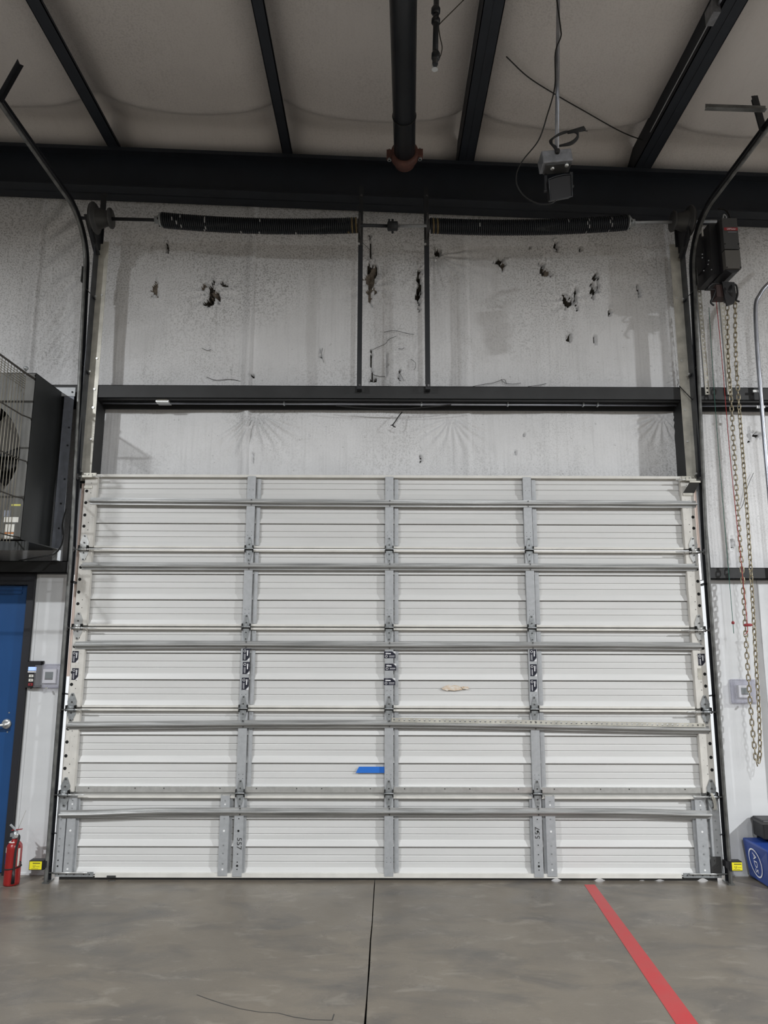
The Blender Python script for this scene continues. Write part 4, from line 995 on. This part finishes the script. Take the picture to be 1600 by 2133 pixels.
MB().tube([e0+Vector((0.034, -0.050, zt-0.20)), e0+Vector((0.034, -0.050, zt-0.29))], [0.009, 0.013], 10).build('nozzle', 'black_plastic', ex)
MB().tube([e0+Vector((0.0555*math.cos(2*pi*i/24), 0.0555*math.sin(2*pi*i/24), H_*0.40+0.006*math.cos(2*pi*i/24))) for i in range(24)], 0.004, 6, closed=True).build('strap', 'rubber', ex)
MB().tube(smooth_path([e0+Vector((0.05, -0.03, H_*0.42)), e0+Vector((0.066, -0.03, H_*0.46)), e0+Vector((0.066, -0.02, H_*0.52)), e0+Vector((0.054, -0.01, H_*0.54))], 4), 0.004, 6).build('strap_tail', 'rubber', ex)
def wrap(a0_, a1_, z0, z1, mt, nm):
    b = MB(); n = 8
    for i in range(n):
        p, q = lerp(a0_, a1_, i/n), lerp(a0_, a1_, (i+1)/n); r = 0.0542
        b.quad([(e0.x+r*math.cos(p), e0.y+r*math.sin(p), z0), (e0.x+r*math.cos(q), e0.y+r*math.sin(q), z0), (e0.x+r*math.cos(q), e0.y+r*math.sin(q), z1), (e0.x+r*math.cos(p), e0.y+r*math.sin(p), z1)], 0, True)
    b.build(nm, mt, ex)
wrap(-3.05, -2.45, H_*0.50, H_*0.74, 'tag_blue', 'tag'); wrap(-3.05, -2.30, H_*0.76, H_*0.88, 'label_paper', 'tag'); wrap(-0.62, -0.3, H_*0.45, H_*0.86, 'label_paper', 'instruction_label')
MB().lathe([(0.036, 0), (0.030, 0.004)], e0+Vector((-0.006, 0, H_-0.004)), (0, 0, 1), 20).build('neck_tag', 'label_paper', ex)
MB().tube([e0+Vector((0.014, 0, zt+0.06)), e0+Vector((0.05, 0.02, zt+0.185))], 0.0012, 4).build('pull_tie', 'wire', ex)

# ---- photo-eyes at the track feet
def photo_eye(p0, p1, s):
    a, c = UY(*p0, -0.075), UY(*p1, -0.075)
    t = thing('photo_eye', 'black photo eye with a yellow label beside the %s track' % ('left' if s < 0 else 'right'), 'sensor', ((a.x+c.x)/2, -0.05, c.z-0.01), 'photo eyes')
    x0, x1, z0, z1 = a.x-0.004, c.x, c.z-0.006, a.z+0.004
    b = MB(); b.box(x0, x1, -0.073, -0.02, z0, z1)
    xe = x1 if s < 0 else x0
    b.prism_y([(xe-0.004, z0+0.004), (xe+0.020, z0+0.018), (xe+0.020, z1-0.004), (xe-0.004, z1-0.004)] if s < 0 else [(xe+0.004, z0+0.004), (xe+0.004, z1-0.004), (xe-0.026, z1), (xe-0.026, z0+0.022)][::-1], -0.070, -0.02)
    b.build('body', 'black_plastic', t)
    lx0, lx1 = (x0+0.004, x1-0.014) if s < 0 else (x0+0.016, x1)
    lb = MB().box(lx0, lx1, -0.0745, -0.073, z0+0.005, z1-0.006).build('label_plate', 'yellow', t)
    xc = (lx0+lx1)/2; b = MB(); b.box(xc-0.022, xc+0.032, -0.0750, -0.0745, z1-0.020, z1-0.015); b.box(xc+0.004, xc+0.030, -0.0750, -0.0745, z0+0.024, z0+0.026); b.box(xc-0.028, xc+0.02, -0.0750, -0.0745, z0+0.010, z0+0.012); b.build('print', 'print_black', lb, kind='stuff')
    text('U', 0.024, 'mark', 'print_black', (xc-0.010, -0.0750, z0+0.026), lb)
    b = MB(); xt_ = track_x(s, 0.1); b.box(min(xe, xt_), max(xe, xt_), -0.030, -0.024, z0+0.02, z1+0.010); b.box(xt_-0.004-0.02*(s < 0), xt_+0.004+0.02*(s > 0), -0.032, -0.012, z0+0.012, z1+0.022)
    b.build('mount_bracket', 'black_steel', t)
photo_eye((62, 1794), (90, 1811), -1); photo_eye((1521, 1796), (1547, 1813), 1)

# ================================================================== RIGHT SIDE
# ---- slotted angles
def slotted(px0, py0, px1, py1, wd, n, nm, zt_):
    a, c = UY(px0, py0, 0.05), UY(px1, py1, 0.05)
    t = thing('slotted_angle', nm, 'steel angle', (c.x, 0.05, c.z), 'slotted angles')
    perforated('perforated_leg', t, (c.x, 0.048, c.z), (c.x, 0.048, zt_), wd, n, 'galv_cream', (0, -1, 0), 0.24)
    sd = -1 if 'left' in nm else 1
    MB().box(c.x+wd/2*sd*1 if False else c.x-wd/2, c.x-wd/2+0.003, 0.048, YF-0.002, c.z, zt_).build('flange', 'galv_dull', t); return t
slotted(1469, 560, 1474, 822, 0.036, 34, 'galvanised slotted angle left under the door opener', 5.0)
slotted(1516, 570, 1521, 822, 0.040, 34, 'galvanised slotted angle right under the door opener', 5.0)
# ---- opener
oc0, oc1 = UY(1503, 455, -0.34), UY(1543, 560, -0.34)
op = thing('door_opener', 'black jackshaft door opener with grey cover beside the right track', 'door opener', (2.7, -0.15, oc1.z))
b = MB(); xL = UY(1474, 500, -0.20).x; b.box(xL, oc0.x+0.02, -0.24, 0.03, oc1.z+0.01, oc0.z+0.02); b.box(oc0.x, oc1.x, -0.30, 0.03, oc1.z+0.005, oc0.z+0.01)
b.box(UY(1462, 540, -0.10).x, xL, -0.14, 0.0, UY(1470, 562, -0.1).z, UY(1470, 505, -0.1).z); b.build('gear_case', 'black_plastic', op)
zs_ = UY(1520, 521, -0.34).z
def bev(x0, x1, z0, z1, c_): return [(x0, z0), (x1, z0), (x1, z1), (x0, z1)]
MB().box(oc0.x, oc1.x+0.004, -0.345, -0.30, zs_+0.004, oc0.z).box(oc0.x, oc1.x+0.006, -0.350, -0.345, zs_+0.004, zs_+0.02).build('upper_cover', 'dark_grey', op)
MB().box(oc0.x, oc1.x+0.004, -0.347, -0.30, oc1.z, zs_-0.004).build('lower_cover', 'grey_plastic', op)
MB().prism_y([(oc0.x+0.05, oc1.z-0.035), (oc1.x-0.02, oc1.z-0.02), (oc1.x+0.004, oc1.z), (oc0.x, oc1.z)], -0.33, -0.05).build('bottom_housing', 'black_plastic', op)
for x in (oc0.x+0.006, oc1.x-0.002):
    for z in (oc1.z+0.008, zs_+0.05): MB().disc_y(x, z, -0.347, 0.006, 0, 8, 0.002).build('screw', 'hole', op)
l0, l1 = UY(1508, 474, -0.346), UY(1537, 480, -0.346)
lb = MB().box(l0.x, l1.x, -0.347, -0.345, l1.z, l0.z).build('logo_plate', 'red', op)
text('LiftMaster', 0.021, 'lettering', 'print_white', ((l0.x+l1.x)/2+0.004, -0.3475, (l0.z+l1.z)/2), lb, sx=0.85)
MB().box(l0.x+0.03, l1.x-0.01, -0.3465, -0.345, l1.z-0.016, l1.z-0.011).build('sub_lettering', 'print_grey', op)
MB().box(UY(1462, 478, -0.16).x, UY(1466, 491, -0.16).x, -0.16, -0.15, UY(1462, 491, -0.16).z, UY(1462, 474, -0.16).z).build('tag_plate', 'label_paper', op)
for px, py in ((1463, 530), (1476, 543), (1475, 551), (1463, 537), (1466, 564), (1482, 562)):
    q = UY(px, py, -0.245); MB().disc_y(q.x, q.z, -0.245, 0.005, 0, 8, 0.004).build('screw', 'galv_hinge', op)
b = MB(); b.tube(smooth_path([UY(1506, 455, -0.22), UY(1508, 447, -0.2), UY(1513, 452, -0.2), UY(1512, 456, -0.2)], 5), 0.006, 6, 1); b.tube(smooth_path([UY(1496, 435, -0.1), UY(1510, 437, -0.12), UY(1518, 446, -0.15), UY(1521, 455, -0.2)], 6), 0.008, 6); b.tube(smooth_path([UY(1522, 566, -0.2), UY(1520, 575, -0.2), UY(1512, 580, -0.15), UY(1500, 582, -0.1), UY(1480, 578, -0.08), UY(1472, 580, -0.05)], 5), 0.005, 6)
b.build('wiring', ['rubber', 'galv_dull'], op)
# ---- chain hoist wheel
hw = UY(1507, 612, -0.16); ho = thing('chain_hoist', 'black and brown hand chain hoist hanging below the door opener', 'hoist', hw)
MB().lathe([(0.05, -0.03), (0.075, -0.028), (0.06, -0.01), (0.06, 0.01), (0.075, 0.028), (0.05, 0.03)], hw+Vector((0.035, 0, 0)), (1, -0.35, 0), 20).build('chain_wheel', 'black_plastic', ho)
MB().box(hw.x-0.075, hw.x+0.02, hw.y-0.04, hw.y+0.06, hw.z-0.045, hw.z+0.06).build('gearbox', 'hoist_brown', ho)
MB().prism_y([(hw.x-0.005, hw.z-0.13), (hw.x+0.055, hw.z-0.11), (hw.x+0.075, hw.z-0.04), (hw.x+0.07, hw.z+0.075), (hw.x-0.03, hw.z+0.08), (hw.x-0.02, hw.z-0.06)], hw.y-0.055, hw.y-0.035).build('chain_guide', 'black_plastic', ho)
b = MB(); b.tube(smooth_path([hw+Vector((-0.03, -0.03, 0.07)), hw+Vector((-0.09, -0.03, 0.075)), hw+Vector((-0.135, -0.03, 0.04)), hw+Vector((-0.13, -0.03, 0.02)), hw+Vector((-0.08, -0.03, 0.02)), hw+Vector((-0.10, -0.03, -0.04)), hw+Vector((-0.125, -0.03, -0.09)), hw+Vector((-0.10, -0.03, -0.12))], 5), 0.008, 6)
b.tube(smooth_path([hw+Vector((0.05, -0.03, 0.07)), hw+Vector((0.095, -0.03, 0.06)), hw+Vector((0.10, -0.03, -0.02)), hw+Vector((0.085, -0.03, -0.07)), hw+Vector((0.11, -0.03, -0.085))], 5), 0.008, 6); b.build('release_arm', 'black_plastic', ho)
MB().tube([hw+Vector((-0.01, 0.01, 0.06)), Vector((hw.x-0.01, hw.y+0.01, oc1.z+0.02))], 0.016, 8).build('drive_tube', 'black_plastic', ho)
# ---- hand chain: two strands and the loop at the bottom
ch = thing('hand_chain', 'long brass-coloured hand chain looped down the right wall', 'chain', UY(1577, 1588, -0.06))
def link_mesh(nm):
    b = MB(); pts = []
    for i in range(14):
        a = 2*pi*i/14; pts.append((0.0125*math.cos(a), 0, 0.0165*math.sin(a)+(0.0095 if math.sin(a) > 0 else -0.0095)))
    b.tube(pts, 0.0046, 6, closed=True); me_ = b.build(nm, 'chain'); m_ = me_.data; bpy.data.objects.remove(me_); return m_
LM = link_mesh('chain_link')
YC = -0.06
top_off = [Vector((0, -0.05, 0)), Vector((0, -0.05, 0))]
ch1 = [UY(x, y, YC) for x, y in ((1509, 622), (1517, 740), (1524, 850), (1537, 1060), (1548, 1220), (1557, 1380), (1566, 1500), (1574, 1575), (1578, 1590))]
ch2 = [UY(x, y, YC) for x, y in ((1578, 1590), (1583, 1570), (1581, 1480), (1575, 1380), (1566, 1220), (1556, 1060), (1540, 850), (1533, 740), (1525, 612))]
ch1[0] += top_off[0]; ch2[-1] += top_off[1]
path_ = smooth_path(ch1+ch2[1:], 12); dist = [0]
for p, q in zip(path_[:-1], path_[1:]): dist.append(dist[-1]+(q-p).length)
pitch = 0.041; nl = int(dist[-1]/pitch)
for i in range(nl):
    s_ = (i+0.5)*pitch; j = max(k for k in range(len(dist)) if dist[k] <= s_); j = min(j, len(path_)-2)
    t_ = (s_-dist[j])/(dist[j+1]-dist[j]+1e-9); p = path_[j].lerp(path_[j+1], t_); d = (path_[j+1]-path_[j]).normalized()
    o = bpy.data.objects.new('link', LM); COL.objects.link(o); adopt(o, ch)
    qr = d.to_track_quat('Z', 'Y').to_matrix().to_4x4() @ Matrix.Rotation((pi/2 if i % 2 else 0)+0.45, 4, 'Z')
    o.matrix_basis = Matrix.Translation(p) @ qr
# ---- release ropes
g = thing('green_cord', 'thin green pull cord with a red knob right of the track', 'cord', UY(1527, 1310, -0.10))
MB().tube(smooth_path([UY(1477, 640, -0.10), UY(1488, 820, -0.10), UY(1507, 1060, -0.10), UY(1527, 1297, -0.10), UY(1528, 1312, -0.10)], 8), 0.0024, 5).build('rope', 'green_rope', g)
q = UY(1527, 1297, -0.10); MB().lathe([(0.004, -0.012), (0.010, -0.010), (0.011, 0.004), (0.005, 0.012)], q, (0.1, 0, 1), 10).build('knob', 'red', g)
g = thing('red_cord', 'thin red pull cord with a red T handle beside the chain', 'cord', UY(1557, 1315, -0.12))
MB().tube(smooth_path([UY(1491, 615, -0.12), UY(1505, 760, -0.12), UY(1522, 960, -0.12), UY(1545, 1180, -0.12), UY(1557, 1302, -0.12), UY(1556, 1316, -0.12), UY(1552, 1322, -0.12)], 8), 0.0028, 5).build('rope', 'red_rope', g)
q = UY(1558, 1302, -0.12); MB().tube([q+Vector((-0.030, 0, -0.002)), q+Vector((-0.02, 0, 0)), q+Vector((0.02, 0, 0.001)), q+Vector((0.032, 0, 0.002))], [0.008, 0.011, 0.011, 0.008], 10).build('handle', 'red', g)
# ---- bent conduit at the far right
cn = thing('bent_conduit', 'bent galvanised conduit on the wall at the right edge', 'conduit', UY(1600, 1000, 0.02))
MB().tube(smooth_path([UY(1660, 535, 0.02), UY(1600, 592, 0.02), UY(1583, 614, 0.02), UY(1574, 640, 0.02), UY(1577, 720, 0.02), UY(1584, 810, 0.02), UY(1593, 920, 0.02), UY(1602, 1020, 0.02), UY(1616, 1185, 0.02), UY(1640, 1500, 0.02), UY(1652, 1650, 0.02)], 8), 0.017, 12).build('pipe', 'emt', cn)
for px, py in ((1581, 814), (1589, 847)):
    q = UY(px, py, 0.02); MB().box(q.x-0.045, q.x+0.022, 0.025, 0.035, q.z-0.010, q.z+0.010).build('strap', 'galv_bright', cn)
# ---- blue bin lying on its side and a black case on it
A = UY(1548, 1745, 0.08); B = UY(1563, 1815, 0.08)
bb = thing('blue_bin', 'blue plastic bin on its side with an oval white logo', 'bin', (2.85, -0.1, 0))
xt0, zt0, xb0 = A.x, A.z+0.0, B.x
y0_, y1_ = -0.16, 0.10
def bx(y, z): return xb0+(xt0-xb0)*(z/zt0)
# face leans: bottom edge further right toward the camera
F4 = [Vector((xb0, y1_, 0.012)), Vector((xb0+0.02, y0_, 0.002)), Vector((xt0+0.06, y0_+0.02, zt0-0.03)), Vector((xt0, y1_, zt0))]
W4 = [v_+Vector((0.42, 0, 0)) for v_ in F4]
b = MB(); n0 = len(b.v); b.v += [tuple(v_) for v_ in F4+W4]
for q in ((0, 1, 2, 3), (7, 6, 5, 4), (0, 4, 5, 1), (1, 5, 6, 2), (2, 6, 7, 3), (3, 7, 4, 0)): b.f.append(q); b.m.append(0); b.sm.append(False)
o = b.build('shell', 'bin_blue', bb); md = o.modifiers.new('bevel', 'BEVEL'); md.width = 0.012; md.segments = 3
ux = (F4[1]-F4[0]); uz = (F4[3]-F4[0]); nrm = ux.cross(uz).normalized()
if nrm.x > 0: nrm = -nrm
def onface(u, v, e=0.002): return F4[0]*(1-u)*(1-v)+F4[1]*u*(1-v)+F4[2]*u*v+F4[3]*(1-u)*v+nrm*e
lg = MB(); N_ = 40
for i in range(N_):
    a0_, a1_ = 2*pi*i/N_, 2*pi*(i+1)/N_; P_ = lambda a, r: onface(0.44+0.26*r*math.cos(a)-0.05*r*math.sin(a), 0.48+0.36*r*math.sin(a))
    lg.quad([P_(a0_, 1), P_(a1_, 1), P_(a1_, 0.90), P_(a0_, 0.90)])
o = lg.build('logo_ring', 'print_white', bb)
tx = text('ADS', 0.10, 'logo_letters', 'print_white', (0, 0, 0), None, rot=(0, 0, 0), sx=1.0, ext=0)
for v_ in tx.data.vertices:
    s_, t_ = v_.co.x/0.21, v_.co.y/0.10           # rotate: reading direction runs down the face
    v_.co = onface(0.44+0.34*t_*0.55+0.10*s_*0.5, 0.48-0.58*s_, 0.0025)
adopt(tx, bb)
c0 = UY(1582, 1706, 0.0)
bc = thing('black_case', 'black plastic case standing behind the blue bin', 'case', (3.0, 0.05, 0))
o = MB().box(c0.x+0.0, c0.x+0.5, -0.04, 0.11, 0.30, c0.z).build('body', 'black_plastic', bc); md = o.modifiers.new('bevel', 'BEVEL'); md.width = 0.01; md.segments = 2
MB().box(c0.x-0.004, c0.x+0.504, -0.045, 0.115, c0.z-0.03, c0.z-0.012).build('lid_rim', 'dark_grey', bc)
for dx in (0.03, 0.44): MB().box(c0.x+dx, c0.x+dx+0.04, 0.105, 0.118, 0.0, 0.31).build('leg', 'black_plastic', bc)

# ================================================================== OVERHEAD
# ---- sprinkler main with its grooved coupling
zp = 5.55; pe = UZ(843, 322, zp); ps = UZ(840, 0, zp); dv = (ps-pe).normalized()
mp_ = thing('sprinkler_main', 'thick black sprinkler main overhead ending in a rusty coupling', 'pipe', pe)
MB().tube([pe+dv*-0.02, ps+dv*2.5], 0.084, 24).build('pipe', 'pipe_black', mp_)
MB().tube([pe+dv*-0.02, pe+dv*-0.10], 0.084, 24).build('end_cap', 'rust_red', mp_)
MB().lathe([(0.086, -0.04), (0.108, -0.034), (0.112, -0.01), (0.112, 0.01), (0.108, 0.034), (0.086, 0.04)], pe, dv, 28).build('coupling', 'rust_red', mp_)
sd = dv.cross(Vector((0, 0, 1))).normalized()
for s_ in (-1, 1):
    c = pe+sd*(0.122*s_); MB().obox(c-Vector((0, 0, 0.03)), c+Vector((0, 0, 0.03)), 0.045, 0.05).build('lug', 'rust_red', mp_)
    MB().tube([c-Vector((0, 0, 0.05)), c+Vector((0, 0, 0.05))], 0.010, 8).lathe([(0.016, 0), (0.016, 0.014)], c-Vector((0, 0, 0.05)), (0, 0, 1), 6).build('bolt', 'galv_hinge', mp_)
rg = pe+dv*0.42; MB().tube([rg+(sd*math.cos(a)+dv.cross(sd)*math.sin(a))*0.086 for a in [2*pi*i/24 for i in range(24)]], 0.004, 5, closed=True).build('tie_wire', 'rubber', mp_)
# ---- sprinkler drop
s0, s1 = UY(906.5, 135, -1.6), UY(909, 0, -1.6); sd_ = thing('sprinkler_drop', 'thin black sprinkler drop with a chrome head hanging from the roof', 'sprinkler', s0)
top_ = s1+(s1-s0).normalized()*0.17
MB().tube([s0, top_], 0.0185, 12).build('pipe', 'pipe_black', sd_)
def along(px, py): return UY(px, py, -1.6)
for pa, pb, r in ((15, 30, .030), (38, 50, .029), (108, 126, .028)):
    a, c = along(908, pa), along(907.5, pb); MB().tube([a, a.lerp(c, 0.25), a.lerp(c, 0.75), c], [r*0.75, r, r, r*0.7], 12).build('fitting', 'pipe_black', sd_)
a, c = along(906.5, 128), along(906, 144)
MB().tube([a, a.lerp(c, 0.3)], 0.014, 10).tube(smooth_path([a.lerp(c, 0.25)+Vector((-0.016, 0, 0)), a.lerp(c, 0.6)+Vector((-0.017, 0, 0)), c], 4), 0.004, 6).tube(smooth_path([a.lerp(c, 0.25)+Vector((0.016, 0, 0)), a.lerp(c, 0.6)+Vector((0.017, 0, 0)), c], 4), 0.004, 6).lathe([(0.018, 0), (0.020, 0.003)], c, (0, 0, -1), 12).build('head', 'galv_bright', sd_)
b = MB(); b.tube(smooth_path([along(966, 0), along(940, 26), along(918, 48), along(914, 56), along(917, 78), along(921, 97), along(919, 112), along(915, 122)], 5), 0.0035, 5); b.tube([along(966, 0), along(1000, -34)], 0.0035, 5)
b.build('tie_wire', 'wire_dark', sd_)
# ---- work light on a conduit drop
Yw = -1.5
wl_ = thing('dock_light', 'black dock lamp on a grey metal box hung from conduit', 'lamp', UY(1165, 420, Yw))
c0, c1 = UY(1160, 318, Yw+0.03), UY(1163, 0, Yw+0.03); MB().tube([c0, c1+(c1-c0)*0.25], 0.0125, 12).build('conduit', 'emt', wl_)
zt_, zb_ = UY(1160, 311, Yw-0.05).z, UY(1160, 336, Yw-0.05).z
bx0, bx1 = UY(1131, 325, Yw-0.05).x, UY(1194, 325, Yw-0.05).x
xm_ = (bx0+bx1)/2; RB = Matrix.Translation((xm_, Yw, zb_)) @ Matrix.Rotation(math.radians(-6), 4, 'Y') @ Matrix.Translation((-xm_, -Yw, -zb_))
def rolled(o):
    o.data.transform(RB); return o
o = rolled(MB().box(bx0, bx1, Yw-0.05, Yw+0.065, zb_, zt_).build('junction_box', 'cast_grey', wl_)); md = o.modifiers.new('bevel', 'BEVEL'); md.width = 0.006; md.segments = 2
rolled(MB().box(bx0+0.022, bx1-0.006, Yw-0.035, Yw+0.055, zb_-0.010, zb_+0.002).build('plate', 'dark_grey', wl_))
for px, py in ((1150, 349), (1180, 345)):
    q = UZ(px, py, zb_-0.01); rolled(MB().lathe([(0.013, -0.004), (0.013, 0.010), (0.009, 0.014)], (q.x, q.y, zb_-0.008), (0, 0, -1), 12).build('knob', 'galv_bright', wl_))
q = UY(1161, 318, Yw-0.05); MB().lathe([(0.014, 0), (0.014, 0.018), (0.009, 0.026)], (q.x, Yw-0.05, q.z), (0, -1, 0.2), 12).build('cord_grip', 'rubber', wl_)
Yh = Yw+0.02
l0, l1, l2, l3 = UY(1142, 374, Yh), UY(1190, 364, Yh), UY(1192, 410, Yh), UY(1147, 418, Yh)
fr_ = [l3, l2, l1, l1.lerp(l0, 0.30)+Vector((0, 0, 0.010)), l1.lerp(l0, 0.7)+Vector((0, 0, 0.008)), l0]
n6 = len(fr_); b = MB(); b.v += [tuple(p) for p in fr_]+[tuple(p+Vector((0, 0.07, 0.035))) for p in fr_]
b.f += [tuple(range(n6)), tuple(reversed(range(n6, 2*n6)))]+[(i, i+n6, (i+1) % n6+n6, (i+1) % n6) for i in range(n6)]; b.m += [0]*(n6+2); b.sm += [False]*(n6+2)
o = b.build('lamp_head', 'black_plastic', wl_); md = o.modifiers.new('bevel', 'BEVEL'); md.width = 0.006; md.segments = 2
MB().tube([p+Vector((0, -0.004, 0)) for p in fr_], 0.004, 6, closed=True).build('rim', 'pipe_black', wl_)
for p, q, d_ in ((l0, UY(1139, 356, Yh), -1), (l1, UY(1193, 352, Yh), 1)): MB().obox(p+Vector((d_*0.008, 0.03, -0.06)), q+Vector((0, 0.03, 0)), 0.018, 0.003).lathe([(0.009, 0), (0.009, 0.014)], p+Vector((d_*0.008, 0.03, -0.06)), (d_, 0, 0), 8).build('yoke_arm', 'black_plastic', wl_)
# coiled cord above the box
b = MB(); Yk = Yw-0.03
for i in range(3):
    o_ = i*2.2; b.tube(smooth_path([UY(1160, 316, Yk-0.04), UY(1158-o_, 306, Yk), UY(1150-o_, 300-o_, Yk), UY(1152, 288, Yk-0.02*i), UY(1175, 277-o_*0.5, Yk), UY(1200, 272+o_, Yk), UY(1203, 284+o_, Yk), UY(1190, 296+o_, Yk-0.02), UY(1165, 304, Yk)], 5), 0.0065, 6)
b.tube([UY(1183, 276, Yk), UY(1216, 268, Yk), UY(1218, 271, Yk)], [0.010, 0.016, 0.010], 8); b.tube([UY(1214, 272, Yk), UY(1224, 273, Yk)], 0.003, 5)
b.build('coiled_cord', 'rubber', wl_, kind='stuff')
tag(MB().tube(smooth_path([UY(1160, 0, Yw-0.0), UY(1168, 60, Yw), UY(1168, 78, Yw), UY(1157, 110, Yw), UY(1156, 180, Yw), UY(1140, 240, Yw), UY(1122, 292, Yw), UY(1090, 333, Yw+0.05), UY(1077, 360, Yw+0.1), UY(1077, 385, Yw+0.1), UY(1092, 408, Yw+0.1), UY(1120, 424, Yw+0.1), UY(1145, 425, Yw), UY(1158, 418, Yw)], 6), 0.0045, 6).build('lamp_cable', 'rubber'), 'loose black cable looping beside the dock lamp', 'cable')
# ---- cable strung under the ceiling
def under(px, py, d=0.10):
    z = 5.95
    for _ in range(4): q = UZ(px, py, z); z = roof_z(q.x)+d
    return UZ(px, py, z)
tag(MB().tube(smooth_path([under(1055, 118), under(1100, 160), under(1156, 196), under(1215, 230), under(1300, 277), under(1366, 300)], 6), 0.005, 5).build('ceiling_cable', 'rubber'), 'thin black cable strung between two roof purlins', 'cable')
# ---- conduit and junction box in the right purlin
xw = 2.15-0.016
cj = thing('purlin_conduit', 'thin conduit with a junction box fixed to the right roof purlin', 'conduit', UX(1497, 120, xw))
cp_ = [UX(x, y, xw) for x, y in ((1585, -12), (1553, 45), (1525, 70), (1506, 105))]; cq = [UX(x, y, xw) for x, y in ((1487, 138), (1450, 210), (1415, 275), (1385, 315), (1360, 352))]
def clampz(p): return Vector((xw, p.y, max(roof_z(2.2)+0.02, min(roof_z(2.2)+0.19, p.z))))
MB().tube(smooth_path([clampz(p) for p in cp_], 5), 0.009, 8).build('pipe', 'emt', cj); MB().tube(smooth_path([clampz(p) for p in cq], 5), 0.004, 6).build('cable', 'galv_dull', cj)
q = clampz(UX(1497, 122, xw)); o = MB().box(xw-0.035, xw+0.014, q.y-0.055, q.y+0.055, q.z-0.05, q.z+0.05).build('junction_box', 'cast_grey', cj)
tag(MB().tube(smooth_path([UY(1458, 845, 0.02), UY(1440, 830, 0.03), UY(1415, 804, 0.05)], 4), 0.004, 5).build('jamb_wire', 'rubber'), 'short black wire slanting behind the right track', 'cable')
